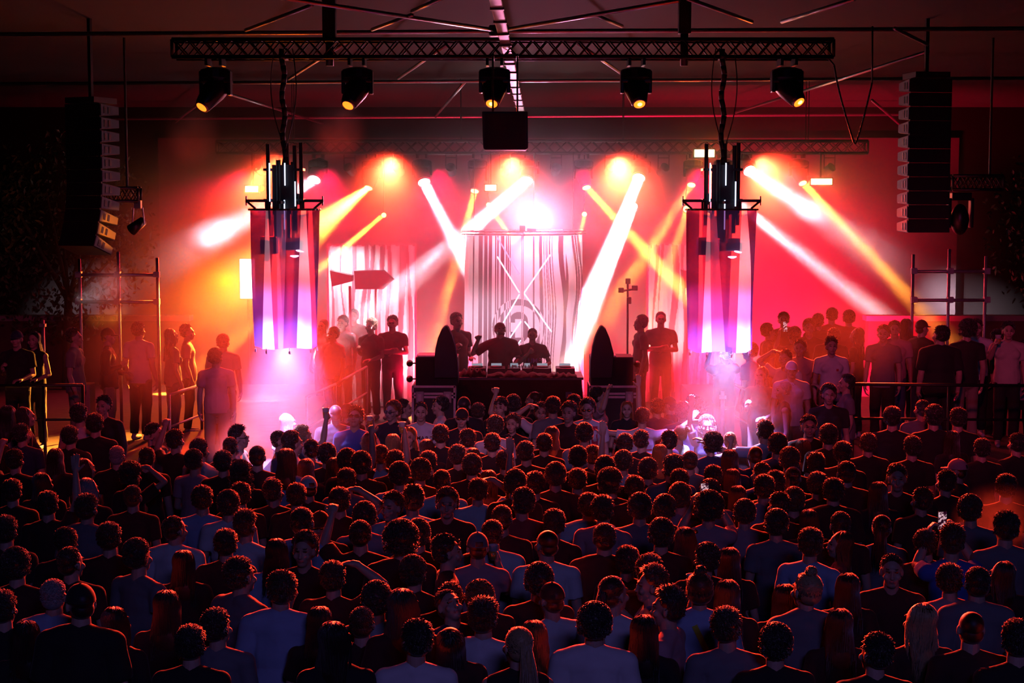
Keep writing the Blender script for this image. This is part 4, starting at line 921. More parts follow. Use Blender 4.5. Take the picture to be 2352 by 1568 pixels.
# ---- hair: solid scalp shape plus many locks
HC = Vector((0, -.012, 1.655)); HR = Vector((.073, .093, .092))
def scalp_points(n, rs, front=.035, low=-.45):
    out = []
    while len(out) < n:
        v = rs.randn(3); v /= np.linalg.norm(v)
        p = HC + Vector((v[0] * HR.x, v[1] * HR.y, v[2] * HR.z))
        if v[2] < low: continue
        if p.y > .03 and v[2] < .52 + (p.y - .03) * 3: continue     # forehead and face stay clear
        if v[1] > -.15 and v[2] < -.10 and abs(v[0]) > .8: continue  # ears
        if v[1] > .05 and v[2] < .12: continue
        out.append((p, Vector(v)))
    return out
def lock(mb, pts, w0, w1, rs):
    """a flattened lock along pts"""
    n = len(pts); vs = []
    for i, p in enumerate(pts):
        d = (pts[min(i + 1, n - 1)] - pts[max(i - 1, 0)]); d = d.normalized() if d.length > 1e-6 else Vector((0, 0, 1)); a = d.orthogonal().normalized(); c = d.cross(a); w_ = lerp(w0, w1, i / (n - 1))
        for t in (0, 2.09, 4.19): vs.append(p + a * math.cos(t) * w_ + c * math.sin(t) * w_)
    fs = [(3 * i + k, 3 * i + (k + 1) % 3, 3 * i + 3 + (k + 1) % 3, 3 * i + 3 + k) for i in range(n - 1) for k in range(3)]
    mb.add(vs, fs + [(2, 1, 0), (3 * n - 3, 3 * n - 2, 3 * n - 1)])
def scalp_solid(mb, e, back=True, top=0.0):
    """inner solid hair mass hugging the skull"""
    mb.ell(HC + Vector((0, -.016 - e * .75, .020 + top + e * .5)), (HR.x + e, HR.y - .006 + e * .55, HR.z - .016 + e * .7 + top), nu=20, nv=14)
    if back: mb.ell(HC + Vector((0, -.040, -.035)), (HR.x - .006 + e, HR.y - .040 + e, .06), nu=16, nv=10)
def on_solid(v, e, top=0.0):
    """where direction v leaves the hair mass"""
    c = Vector((0, -.016 - e * .75, .020 + top + e * .5)); r = Vector((HR.x + e, HR.y - .006 + e * .55, HR.z - .016 + e * .7 + top))
    q = HC + c + Vector((v.x * r.x, v.y * r.y, v.z * r.z))
    if v.z < .05: q2 = HC + Vector((v.x * HR.x, v.y * HR.y, v.z * HR.z)) + v * (e + .004); t = min(1, (.05 - v.z) * 4); q = q.lerp(q2, t)
    return q
def hair_mesh(style):
    key = ('hair', style)
    if key in MC: return MC[key]
    rs = np.random.RandomState(sum(map(ord, style)) + 5); mb = MB(); V = Vector
    if style == 'shaved':
        scalp_solid(mb, .002)
        me = mb.mesh('hair', [], True)
    else:
        if style in ('short', 'crop', 'quiff', 'fade'):
            e = {'short': .010, 'crop': .005, 'quiff': .010, 'fade': .004}[style]; scalp_solid(mb, e, True, .004)
            for p, v in scalp_points(900 if style != 'crop' else 700, rs):
                up = max(0, v.z); L = {'short': .022, 'crop': .010, 'quiff': .018 + .022 * up * (1 + v.y), 'fade': .008 + .03 * max(0, up - .4)}[style] * rs.uniform(.6, 1.3)
                d = (v * .8 + V((rs.randn() * .35, .25 + rs.randn() * .3, rs.randn() * .3 - (.5 if v.z < .3 else -.1)))).normalized(); q = on_solid(v, e, .004)
                lock(mb, [q, q + d * L * .6, q + (d + V((0, 0, -.3))).normalized() * L], .0066, .0012, rs)
        elif style in ('curly', 'afro', 'bigcurl'):
            e = {'curly': .016, 'afro': .034, 'bigcurl': .026}[style]; scalp_solid(mb, e, True, .006)
            for p, v in scalp_points(620, rs, low=-.5):
                q = on_solid(v, e, .006); pts = [q]; a = v.orthogonal().normalized(); c = v.cross(a); ph = rs.uniform(0, 6); rr = rs.uniform(.007, .012)
                for k in range(1, 6): t = ph + k * 1.5; pts.append(q + v * k * (.0036 if style != 'afro' else .006) + (a * math.cos(t) + c * math.sin(t)) * rr)
                lock(mb, pts, .0046, .0028, rs)
            if style == 'bigcurl':
                for s in (-1, 1):
                    for k in range(170):
                        q = V((s * rs.uniform(.045, .125), rs.uniform(-.09, .03), rs.uniform(1.42, 1.66))); pts = [q]; ph = rs.uniform(0, 6)
                        for j in range(1, 6): pts.append(q + V((.014 * math.cos(ph + j * 1.5), .014 * math.sin(ph + j * 1.5), -.010 * j)))
                        lock(mb, pts, .006, .003, rs)
                    mb.ell((s * .082, -.035, 1.54), (.042, .052, .11))
        elif style in ('long', 'longwavy', 'pony', 'bun', 'topbun'):
            scalp_solid(mb, .009, True, .003)
            if style in ('long', 'longwavy'):
                mb.ell((0, -.060, 1.53), (.082, .046, .135)); mb.ell((0, -.078, 1.42), (.085, .036, .12))
                for p, v in scalp_points(760, rs, low=-.25):
                    wv = .009 if style == 'longwavy' else .0025; ph = rs.uniform(0, 6); ze = 1.62 - rs.uniform(.20, .34); az = math.atan2(v.x, -v.y); az = max(-1.9, min(1.9, az if v.z < .93 else rs.uniform(-1.9, 1.9))); el = math.asin(max(-1, min(1, v.z))); pts = []
                    for k in range(5):
                        t = k / 4; e2 = lerp(el, -.30, t) if el > -.30 else el - .05 * k; u = V((math.sin(az) * math.cos(e2), -math.cos(az) * math.cos(e2), math.sin(e2))); pts.append(on_solid(u, .010 + .003 * math.sin(ph), .003) + u * .0015 * k)
                    l = pts[-1]; bx = max(-.105, min(.105, l.x * 1.18)); by = -.070 - .03 * rs.rand() if l.y < .0 else l.y - .03
                    for k in range(1, 5): t = k / 4; pts.append(V((lerp(l.x, bx, t) + wv * math.sin(ph + k * 1.5), lerp(l.y, by, min(1, t * 1.3)) + wv * math.cos(ph + k * 1.2), lerp(l.z, ze, t))))
                    lock(mb, pts, .0060, .0030, rs)
            else:
                tgt = {'pony': V((0, -.125, 1.665)), 'bun': V((0, -.105, 1.71)), 'topbun': V((.0, -.055, 1.765))}[style]
                for p, v in scalp_points(420, rs, low=-.55):
                    pts = [on_solid(v, .009, .003)]
                    for k in range(1, 5): t = k / 4; q = p.lerp(tgt, t); r_ = (q - HC); rr = math.sqrt((r_.x / HR.x) ** 2 + (r_.y / HR.y) ** 2 + (r_.z / HR.z) ** 2); q = HC + r_ * (1.14 / max(rr, .01)); q = q.lerp(tgt, max(0, t - .6)); pts.append(q)
                    lock(mb, pts, .0052, .0035, rs)
                if style == 'pony':
                    for k in range(150):
                        a_ = rs.randn(2) * .012; pts = [V((a_[0], -.118, 1.67 + a_[1]))]; L_ = rs.uniform(.26, .40); sw = rs.randn(2) * .014
                        for j in range(1, 8): t = j / 7; pts.append(V((a_[0] * (1 + t) + sw[0] * t, -.118 - .035 * math.sin(min(1, t * 1.6) * math.pi / 2) - .01 * t + sw[1] * t, 1.67 + a_[1] - L_ * t ** 1.1)))
                        lock(mb, pts, .0055, .002, rs)
                    mb.ell((0, -.150, 1.56), (.024, .022, .10))
                else:
                    c = tgt + (V((0, -.018, .008)) if style == 'bun' else V((0, 0, .014))); mb.ell(c, (.034, .030, .030), nu=14, nv=10)
                    for k in range(110):
                        v = V(rs.randn(3)).normalized(); a_ = v.orthogonal().normalized(); r_ = .036; pts = [c + (v * math.cos(t) + a_ * math.sin(t)) * r_ * rs.uniform(.92, 1.08) for t in np.linspace(0, 1.6, 6)]; lock(mb, pts, .005, .002, rs)
        me = mb.mesh('hair', [], True)
    me.materials.append(HAIRC['k']); MC[key] = me; return me
def cap_mesh():
    key = ('cap',)
    if key in MC: return MC[key]
    mb = MB(); pr = []
    n = 24; vs = []; rows = 7
    for j in range(rows):
        t = math.pi / 2 * j / (rows - 1)
        for i in range(n): a_ = 2 * math.pi * i / n; vs.append(HC + Vector(((HR.x + .013) * math.cos(a_) * math.cos(t), (HR.y + .013) * math.sin(a_) * math.cos(t), .012 + (HR.z + .012) * math.sin(t))))
    mb.add(vs, [(j * n + i, j * n + (i + 1) % n, (j + 1) * n + (i + 1) % n, (j + 1) * n + i) for j in range(rows - 1) for i in range(n)])
    vs = []; m = 11
    for (r1, dz) in ((0, .004), (0, -.004)):
        for i in range(m):
            a_ = lerp(R(28), R(152), i / (m - 1)); x = (HR.x + .012) * math.cos(a_); y = (HR.y + .012) * math.sin(a_)
            vs.append(HC + Vector((x, y, .016 + dz))); vs.append(HC + Vector((x * .95, y + .070 * max(0.0, math.sin((a_ - R(28)) / R(124) * math.pi)) ** .6, .004 + dz)))
    f = []
    for i in range(m - 1): f += [(2 * i, 2 * i + 1, 2 * i + 3, 2 * i + 2), (2 * m + 2 * i, 2 * m + 2 * i + 2, 2 * m + 2 * i + 3, 2 * m + 2 * i + 1), (2 * i + 1, 2 * m + 2 * i + 1, 2 * m + 2 * i + 3, 2 * i + 3)]
    mb.add(vs, f); mb.ell(HC + Vector((0, 0, HR.z + .024)), (.008, .008, .004), nu=8, nv=6)
    me = mb.mesh('cap', [], True); me.materials.append(SHIRTC['d']); MC[key] = me; return me
def glasses_mesh():
    key = ('glasses',)
    if key in MC: return MC[key]
    mb = MB()
    for s in (-1, 1): mb.ell((s * .033, .094, 1.645), (.027, .006, .020), nu=12, nv=8); mb.cyl((s * .058, .088, 1.650), (s * .082, -.01, 1.652), .0028, n=6)
    mb.cyl((-.01, .098, 1.650), (.01, .098, 1.650), .003, n=6); me = mb.mesh('sunglasses', [], True); me.materials.append(mat('dark_glasses', (.02, .02, .025), .12)); MC[key] = me; return me
def beard_mesh():
    key = ('beard',)
    if key in MC: return MC[key]
    mb = MB(); mb.ell((0, .042, 1.565), (.055, .054, .036), nu=16, nv=10); me = mb.mesh('beard', [], True); me.materials.append(HAIRC['k']); MC[key] = me; return me
def shared(name, me, parent, m=None, H=None):
    o = bpy.data.objects.new(name, me); COL.objects.link(o); o.parent = parent
    if m is not None: o.material_slots[0].link = 'OBJECT'; o.material_slots[0].material = m
    if H is not None:
        M4 = Matrix.Translation(PIV) @ H.to_4x4() @ Matrix.Translation(-PIV); o.matrix_local = M4
    return o
def person(loc, yaw, scale, pose='down', g='m', hy=0, hp=0, hair='short', hc='k', shirt='w', kind='tee', skin=0, mirror=False, cap=None, glasses=0, beard=False, legs='long', tro=0, wid=1.0):
    b_ = bpy.data.objects.new('person', body_mesh(pose, g, hy, hp)); COL.objects.link(b_)
    b_.location = loc; b_.rotation_euler = (0, 0, R(yaw)); sx = scale * wid; b_.scale = (-sx if mirror else sx, scale * wid, scale)
    b_.material_slots[0].link = 'OBJECT'; b_.material_slots[0].material = SKINS[skin]
    H = head_rot(hy, hp)
    shared('shirt', shirt_mesh(pose, g, kind), b_, SHIRTC[shirt]); shared('trousers', trouser_mesh(legs), b_, TROUC[tro])
    if hair and hair != 'bald': shared('hair', hair_mesh(hair), b_, HAIRC[hc], H)
    if cap: shared('cap', cap_mesh(), b_, SHIRTC[cap], H)
    if glasses:
        o = shared('sunglasses', glasses_mesh(), b_, None, H)
        if glasses == 2: o.matrix_local = Matrix.Translation(PIV) @ H.to_4x4() @ Matrix.Translation(-PIV) @ Matrix.Translation((0, -.012, .066))
    if beard: shared('beard', beard_mesh(), b_, HAIRC['k'], H)
    return b_
# ---------------------------------------------------------------- the crowd: head place in the picture frame, hair+colour, shirt+cut, pose, yaw, flags, name of a landmark person
# yaw 0 looks to the stage, 90 to the speaker array with orange-lit boxes, -90 to the crowded platform, 180 to the camera
CROWD = '''
325 933 sk dL dn 170
249 953 sk w dn -20
245 975 sk d dn 0
115 955 lk g dn 10 f
140 957 wk d dn -70 f
28 975 sk d dn -20
62 998 sk n dn 0
163 1003 sk d dn -10
270 1048 kg d dn 0
337 1052 kn d dn 0
372 997 sk d dn -100 beard | bearded man in profile before the red smoke
405 1012 sk d fs -20 m
449 1060 ck p hd -20
467 1035 cn w cu -30
525 1027 kk d dn 0
551 1005 qk w dn -90 glasses | white-lit man in profile in the blue-violet smoke
515 1063 sk d dn -10
592 1050 kk d dn 0
556 1088 Ak d dn 10 f
306 1094 ak d he -20 f
199 1076 lk d dn -50 f
127 1053 lk d dn 0 f
36 1058 sk d fs -10 m
10 1043 lk d dn -20 f
204 1124 wg d dn 0 f | woman with long greyish hair in the dark crowd
469 1147 sk b dn 0
523 1160 ck w dn 0
556 1138 sk d dn -10
306 1142 kn d dn 0
201 1170 qn gW dn -10 | short-haired person with bright red rim and faint grey shirt
403 1216 kk wW dn -10 | man in pale wide T-shirt with round dark head
566 1208 qn w dn -20 | person in pinkish T-shirt behind a raised forearm
112 1160 sk d rs 0 | person in the dark with one straight raised arm
150 1246 sk d dn 0
253 1236 sk d dn 0
321 1278 ck g hd -30
164 1292 kk d dn 0
423 1294 lk d dn 0 f
556 1322 sk gW cu -40 x1.05 | man in loose grey-blue T-shirt holding a cup
187 1385 Cd dW dn 0 x1.08 | large man in dark cap and black shirt at the lower corner
125 1368 kg bW dn 0
385 1392 ln d dn 0 f x1.0 | woman with long dark hair and black top
12 1398 sk d dn 20
270 1430 wk d dn -20 f
691 1200 kk bW dn 0 x1.08 | broad man in blue-white T-shirt, square cropped head
735 1206 Cd d dn 180 glasses
698 1264 ck d dn 170 | curly man in black turned towards the camera
838 1188 ck p dn 0
828 1228 kk dW fs 0 m
922 1244 ak dW dn 0 x1.05 | person with big round afro and black top
961 1229 cn d dn 0
951 1150 qn w dn 0 | man in white T-shirt with orange-rimmed wavy hair
898 1165 sk w dn 150
1035 1267 sk dL dn -80 glassup | man in dark plaid with sunglasses pushed up
1093 1257 Cg p cu 10 | person in grey cap holding a tall pink cup
1131 1226 kk wW dn 0
767 1328 sk d head -10 | person with one elbow lifted over a neighbour
645 1354 sn bW dn 0 x1.06 | man in blue-white T-shirt in the near rows
953 1316 cn d dn -20
866 1380 ck w dn 0
921 1394 ln dL dn 0 f x1.06 | woman with long dark hair over a black top, hair lit red
1047 1392 kn n dn -150 | man with shaved head looking down
1091 1358 cr d dn 0
1027 1362 sk d dn 0
1111 1420 qk wW dn -10 | man in white T-shirt with full dark hair near the blonde ponytail
744 1428 ln d dn 0 f
772 1470 lk dL dn 0 f x1.04
836 1432 kn d dn 0
1027 1462 lk d dn 0 f
1256 1249 bk w dn 0 x1.05 | bald man in pale T-shirt with lit ears
1388 1236 kk dW dn 0 x1.04 | broad man in black T-shirt beside the bald man
1518 1229 ck d dn 0 | curly head in black behind the clear cup
1577 1240 lk d dn -10 f glassup
1352 1163 sn wW dn 0
1390 1172 sk p dn -20
1273 1203 sk d dn -20
1238 1336 ck d dn 0
1266 1376 Cd w dn 30 glassup | person in dark cap and white T-shirt, sunglasses on the cap
1411 1362 pk w dn -20 f x1.04 | woman with long dark ponytail beside the orange cup
1498 1313 sk d cu -40
1493 1344 qn b cu 90 | man in profile drinking beside the ponytail woman
1620 1285 ck d dn 0
1674 1287 lk d dn 0 f
1606 1354 tn bW dn 0 f x1.07 | person with piled wavy hair, blue-grey shirt and yellow strap
1531 1396 qk p dn 70 x1.03 | young man in pinkish shirt turned to profile
1669 1366 lk d dn 0 f
1365 1433 ck wW dn 0 x1.04 | person in white hooded top with round dark hair
1189 1482 py dT dn 0 f x1.02 | blonde woman with ponytail in the nearest row
1228 1462 wr p dn -10 f
1782 1205 ck g dn 0 | person in dark grey T-shirt with curly head
1856 1197 lk d dn 0 f
1926 1206 kk d dn 0
2026 1212 pk g dn -20 f
1862 1250 sn b dn -30
1930 1250 ln r dn 80 f
2185 1244 qn v ph 0
2126 1250 sk d dn 0
2308 1212 sk g dn 0 x1.08 | large person in grey shirt behind pink smoke
1801 1375 ln d dn 0 f
1852 1355 ty gW dn 0 f x1.06 | blonde with messy top bun and grey-blue T-shirt
1945 1349 lk d dn 0 f
2048 1311 kk d dn 170
2185 1333 sk p dn 0
2239 1339 kk gW dn 0 | man in grey shirt beside the pink shoulder
1926 1434 ln d dn 0 f
2111 1426 wy d dn 0 f x1.04 | woman with long fair wavy hair in the dark corner
2233 1442 bk d dn 0
645 1012 kk n dn -90 beard | bearded man in floral shirt facing the platform
663 969 wg w dn -30 f
676 1018 cn w dn -60
699 1000 sy w cuphigh -50 | fair man in white T-shirt with a cup raised high
714 1033 kk g dn 0
663 1056 ln b dn -10 f x1.03 | tall long-haired person in pale shirt
770 949 bn d dn 10 | shaved man in black seen from behind near the lit cup
797 946 Cd d dn 0
814 960 qn v dn 175 glasses x1.06 | man in blue shirt and sunglasses facing the camera
900 945 cr d cu 150 glasses | copper curly-haired man in sunglasses with a drink
931 938 sn d dn -90
967 946 fk w hold 180 | man in printed white T-shirt with short fade facing the camera
1009 932 sk w dn 95 glassup | man in white T-shirt in sharp profile by the flight case
1061 959 Cd dL dn 175 glasses | man in black cap and sunglasses facing the camera
1070 932 Cd d dn 0
1096 946 sn d fs -20
844 1012 wn d dn 30 f
903 1018 ly d dn 0 f
939 1004 wr d dn 170 f
985 1030 lk d dn 0 f
757 1046 ck d dn 0
758 1074 wn d dn 0 f
704 1077 ln d dn 0 f
804 1061 ck d po -20
828 1068 cn d dn 0
876 1046 kn w cuphigh -10
908 1061 sk d dn 0
918 1093 ck b dn 0
964 1084 ck d dn 0
989 1062 sk d dn 0
1015 1106 kk w dn 0
1048 1048 sk d dn 0
1071 1010 sk d dn 30
1084 1072 ck d dn 0
709 1120 Cw d dn 0 | person in a pale round cap among dark heads
797 1104 sk g dn 0
781 1152 sk d head 0
1024 1158 cn d dn 180
679 1140 sk d dn 0
1149 936 sk d dn 160 glassup
1179 930 ck d fs 0 m
1135 980 cn w dn 20
1177 974 cn d cu 160 f | curly woman holding a beer cup before her
1222 918 un d dn 80 f
1246 948 cn w head 175 | person in white T-shirt facing back with a hand on the head
1268 934 sk g dn 0 x1.04 | tall man in grey shirt seen from behind before the table
1306 948 ck d dn 160
1318 928 sk d dn 0
1349 940 ck w dn 170 glasses x1.04 | man in white T-shirt with a red strap across the chest
1378 912 ck p fs -100 | curly man in profile with his hand before his face
1440 940 wr d dn 175 f | red-haired woman smiling before the second flight case
1475 958 sk w wide 0 | person in printed white T-shirt with both arms spread
1508 936 sk n rs 20 m
1538 930 Cd d dn 60
1567 946 ck n dn 0
1593 928 sk d dn -160
1612 938 ck d dn -30
1559 997 uy w dn 60 f | fair woman with hair pinned up, lit white
1534 1014 sk d dn 0
1342 998 ck w dn 0
1131 1020 sk d dn 0
1209 1040 sk d dn 0
1327 1053 ck d dn 0
1361 1048 sk d dn 0
1439 1020 sk d dn -30
1473 1012 sk d dn -30
1515 1042 lr d dn 0 f
1431 1062 cn w rs 0 m
1273 1094 cn d dn 0 x1.03 | man with orange-rimmed curly hair and dark T-shirt in mid crowd
1186 1112 cn d dn 0
1233 1113 sk d rs 10 m
1321 1104 sk d dn 0
1389 1078 ck d dn 0
1407 1112 an d dn 0
1454 1122 sk d dn 0
1490 1081 cn d dn 0 | curly person with bright orange halo of hair
1539 1076 cn g dn 0
1584 1060 kn g dn 0
1560 1106 sk d dn 0
1564 1143 cr p dn 0 | red-lit curly person in pink shirt
1523 1170 cn d dn -20
1472 1168 cn g dn 0
1199 1156 cn r dn 0
1097 1128 sk w head 10 | person in pale shirt shading the brow with a bent arm
1122 1104 ln d dn 0 f
1088 1050 lk w dn 0 f
1153 1192 kn d dn 0
1714 897 ug dT dn 85 f | grey-haired woman with glasses in a dark tank top
1822 907 ck d dn 175 | curly-haired young man leaning before the white cap
1624 979 Ay n raise 178 f | curly-haired woman lit white with an open hand raised
1754 990 sk b re 20 m | man in pale T-shirt reaching his arm aside
1677 1012 uy w dn 10 f
1731 1046 bk n fs 10 m
1785 1024 ck g dn 0
1633 1022 ak nT dn 0 f
1678 1056 lk n dn 0 f
1812 1058 cr d dn 0 | curly head with a thick orange rim
1822 1097 pn w dn 0 f | woman with high ponytail rimmed orange
1873 1070 qn p dn 0
1943 1087 kk dW dn 0 x1.04 | man in black T-shirt with square dark hair
2058 1099 sn d hold 170 | person whose face is lit orange beside lifted hands
1993 1020 sn d dn 0
1899 1002 ck d dn 0
1848 1028 ln d dn 0 f
1938 1042 sk d dn -30
2094 1028 sk d dn 0
2036 940 kk g dn -10
2098 958 ck d dn 0
2141 962 sk d dn 0
2185 1010 lk d dn 20 f
2197 1080 Cp d dn 60 | person in a pinkish cap with brim in the dark
1637 1096 sk d dn 0
1747 1089 kn b dn 0
1754 1122 sk p dn 0 | person in pink T-shirt with square dark hair
1780 1110 sk w dn 0
1878 1114 sn d dn 0
1913 1129 sk dW dn 0
1819 1152 cr d dn 0
1787 1162 sk d dn 0
2018 1132 ln d dn 0 f
2170 1108 sk d dn 20 | man with orange-rimmed cheek in the dark
2228 1172 cn g dn 0
2333 1020 sk d dn 20
2254 1032 sk d dn 0
1630 1132 cn g dn 0
1630 1170 ak p ph 0 | person filming with a raised phone
1681 1100 ln b dn 0 f
1844 980 sk d dn 178
1690 1140 lk d dn 0 f
1712 1180 ck p dn 0
2115 1150 sk d dn 0
2310 1120 sk d dn -10
2010 960 sk d dn -20
1670 1440 sn g dn 0
1480 1450 lk d dn -10 f
1440 1290 sk d dn 0
960 1470 sk w dn 0
640 1268 wk b dn 0 f
520 1250 sk d dn 0
630 1130 sk d dn 0
1160 1060 sk d dn 0
1250 1020 sk d dn 0
1265 1000 lk d dn 0 f
1010 1000 sk d dn 0
60 1460 lk d dn 0 f
500 1440 sk g dn 0
440 1480 sk d dn 0
2330 1470 sk d dn 0
2010 1500 sk d dn 0
1780 1480 ck d dn 0
30 1130 sk d dn 0
100 1110 lk d dn 0 f
15 1220 sk d dn 0
40 1300 ck d dn 0
2300 1320 lk d dn 0 f
'''
# people standing on the stage and the side platforms: head place, depth or floor, look
RAISED = '''
38 778 21.3 Cn d hold 175 | man in cap with crossed strap watching from the platform railing
77 781 21.6 wk dT hd 170 f | woman in dark top standing at the platform railing
173 775 21.2 sk g dn -90 | man in profile with pale sleeve beside the open orange-lit case
249 772 21.8 Cd dL hd -80 | man in cap drinking in profile behind the open case
320 759 22.4 sk w dn -20 | man in white T-shirt seen from behind in red smoke
396 772 22.8 wn g dn -60 f | long-haired person hazy in the red smoke
432 763 23.4 sk p dn -80 | tall person in pink light at the foot of the orange haze
513 787 22.0 sk w dn 0 | broad person dissolving in orange smoke beside the fabric lamp
496 822 20.6 ck p dn 10 | curly person sunk in smoke below the orange haze
786 742 28.2 sk w dn 160 | person in pale T-shirt behind the ramp handrail
741 749 27.6 lk p dn 150 f | person partly behind the fabric lamp at the ramp
764 768 26.9 sk w dn 140 | short person in white bending at the ramp handrail
812 727 30.0 sk d dn 180 | farthest person standing right before the striped side panel
851 749 27.8 cy d hd 150 | fair curly-haired guard in a dark long shirt beside the ramp
901 742 27.9 sk d cr 175 | guard in dark polo with arms folded before the striped panel
1050 725 27.2 sk d hd -150 | hazy crew member at the edge of the round curtain
1150 757 26.7 Cd dW p1 180 x1.08 | big performer in black shirt and cap with lifted fist
1223 770 26.75 kk d p2 182 | performer in printed black T-shirt with hand at the chin
1470 742 27.2 sk d dn 100 | hazy crew member beside the lamp stand
1518 733 27.9 kk d cr 178 | guard silhouetted with folded arms before the pale striped panel
1664 812 21.6 ck n ph 20 | person in navy shirt photographing below the fabric lamp
1720 808 22.0 ck g dn 60 | person with dark curls under the edge of the fabric lamp
1767 762 23.6 cn d dn -80 | bearded person in profile at the fabric lamp, red haze behind
1822 770 23.2 ck d ph 20 | person holding a camera up in the red haze
1859 753 23.0 ck d dn 170 | curly man behind the photographer on the crowded platform
1800 735 24.6 sk d dn 170
1879 738 24.4 sk d dn 10
1910 725 25.0 sk r dn 0
1949 731 25.0 ck r dn 0
1910 767 22.4 sk d dn -20 | dark-haired person bowed on the crowded platform
1966 770 22.6 wn d dn 60 f | woman with long wavy hair in red haze
2029 767 21.9 sk g dn 160 | man with grey shirt front facing two others
2055 757 22.5 sk p dn 170 | man smiling in red light on the platform
2080 748 23.9 ln p dn 0 f
2118 753 22.6 Cd d dn -60 | person with backwards dark cap on the platform
2160 770 21.0 sk dW dn 0 x1.1 | large man in dark shirt with his back turned on the platform
2221 760 21.8 ak d dn 0 | person with big round hair on the platform
2243 753 22.8 sn w dn 170 | man in white lit orange behind the round hair
2292 775 22.9 sk d dn -20
2316 760 21.8 sk c cu 170 | man in cream shirt holding a glowing cup
2350 800 22.0 sk g cu 150 | person at the picture edge with a cup on the platform
1837 800 21.4 sn p dn 160 | man in pale shirt leaning on the platform edge
1910 795 21.0 qk w dn 180 | man in white T-shirt with small red chest dot
1802 824 20.9 sn w head 150 | person with arms folded round the head beside the white cap
1818 849 20.2 Cw w dn 175 | man in white T-shirt and pale cap on the platform
1748 862 20.4 wk d hold 150 f | woman with dark wavy hair, hand at the mouth
1942 881 20.2 sk g re 90 | person in grey stretching one arm to the side
'''
POSEC = {'dn': 'down', 'hd': 'hold', 'rs': 'raise', 'fs': 'fist', 'bo': 'both', 'he': 'head', 'hs': 'heads', 'ph': 'phone', 'cr': 'cross', 'wi': 'wide', 'cu': 'cup', 'ch': 'cuphigh', 're': 'reach', 'po': 'point', 'p1': 'performer_fist', 'p2': 'performer_chin'}
HAIRN = {'s': 'short', 'q': 'quiff', 'k': 'crop', 'f': 'fade', 'c': 'curly', 'a': 'afro', 'A': 'bigcurl', 'l': 'long', 'w': 'longwavy', 'p': 'pony', 'u': 'bun', 't': 'topbun', 'b': 'shaved', 'C': 'shaved'}
KINDN = {'W': 'wide', 'L': 'long', 'T': 'tank'}
def parse(line, raised):
    lab = None
    if '|' in line: line, lab = line.split('|'); lab = lab.strip()
    t = line.split(); px, py = float(t[0]), float(t[1]); i = 2; dep = None
    if raised: dep = float(t[2]); i = 3
    h, s, p, yw = t[i:i + 4]; fl = t[i + 4:]
    d = dict(px=px, py=py, dep=dep, lab=lab, h=h, hair=HAIRN[h[0]], hc='k' if h[0] == 'C' else h[1], cap=h[1] if h[0] == 'C' else None, shirt=s[0], kind=KINDN.get(s[1:2], 'tee'), pose=POSEC.get(p, p), yaw=float(yw), fl=fl)
    d['g'] = 'f' if 'f' in fl else 'm'; d['sc'] = next((float(x[1:]) for x in fl if x[0] == 'x'), None)
    if d['cap'] == 'n': d['cap'] = 'n'
    return d
rsp = np.random.RandomState(21)
people = [parse(l, 0) for l in CROWD.strip().splitlines()]; raised = [parse(l, 1) for l in RAISED.strip().splitlines()]
HZ = 1.645
for d in people:
    s = d['sc'] or (rsp.uniform(.925, .985) if d['g'] == 'f' else rsp.uniform(.965, 1.035)); d['s'] = s; d['z0'] = 0.0
    p = PZ(d['px'], d['py'], HZ * s); d['x'], d['y'] = p.x, p.y
    if abs(p.x) > 2.95 and p.y > 18.7: d['y'] = 18.55 + (p.y - 18.7) * .35
    if d['y'] > 22.2: d['y'] = 22.2
# keep bodies apart: shift along the sight line and let the height follow, so that heads stay where the photograph has them
def sep(a, b):
    dx = (a['x'] - b['x']) / .43; dy = (a['y'] - b['y']) / .31; return math.hypot(dx, dy), dx, dy
for it in range(60):
    mv = 0
    for i, a in enumerate(people):
        for b_ in people[i + 1:]:
            if abs(a['y'] - b_['y']) > .4 or abs(a['x'] - b_['x']) > .5: continue
            r, dx, dy = sep(a, b_)
            if r < 1:
                k = (1 - r) * .31 * .5; sg = 1 if dy >= 0 else -1
                if abs(dy) < .02: sg = 1 if a['py'] < b_['py'] else -1
                for o, q in ((a, 1), (b_, -1)):
                    ny = o['y'] + sg * q * k; ny = max(7.0, min(22.3, ny))
                    if abs(o['x']) > 2.95: ny = min(ny, 19.1)
                    o['x'] *= ny / o['y']; o['y'] = ny
                if r < .8: a['x'] += .012 * (1 if dx > 0 else -1); b_['x'] -= .012 * (1 if dx > 0 else -1)
                mv += 1
    if not mv: break
for d in people:
    z = CAMZ + dirpx(d['px'], d['py']).z / dirpx(d['px'], d['py']).y * d['y']
    s = z / HZ; s2 = max(.90, min(1.10, s)); d['s'] = s2
    d['z0'] = 0.0
    if abs(d['x']) > 2.95 and s > 1.10: d['z0'] = z - HZ * 1.0; d['s'] = 1.0
for d in raised:
    p = P(d['px'], d['py'], d['dep']); d['x'], d['y'] = p.x, p.y
    base = .55 if abs(p.x) < 3.15 and p.y > 22.8 else 1.0
    s = (p.z - base) / HZ; d['z0'] = base; d['s'] = max(.90, min(1.10, s))
    if s < .9: d['s'] = .93; d['z0'] = p.z - HZ * .93
    if d['sc'] and d['sc'] > 1.05: d['wid'] = 1.1
from mathutils.bvhtree import BVHTree
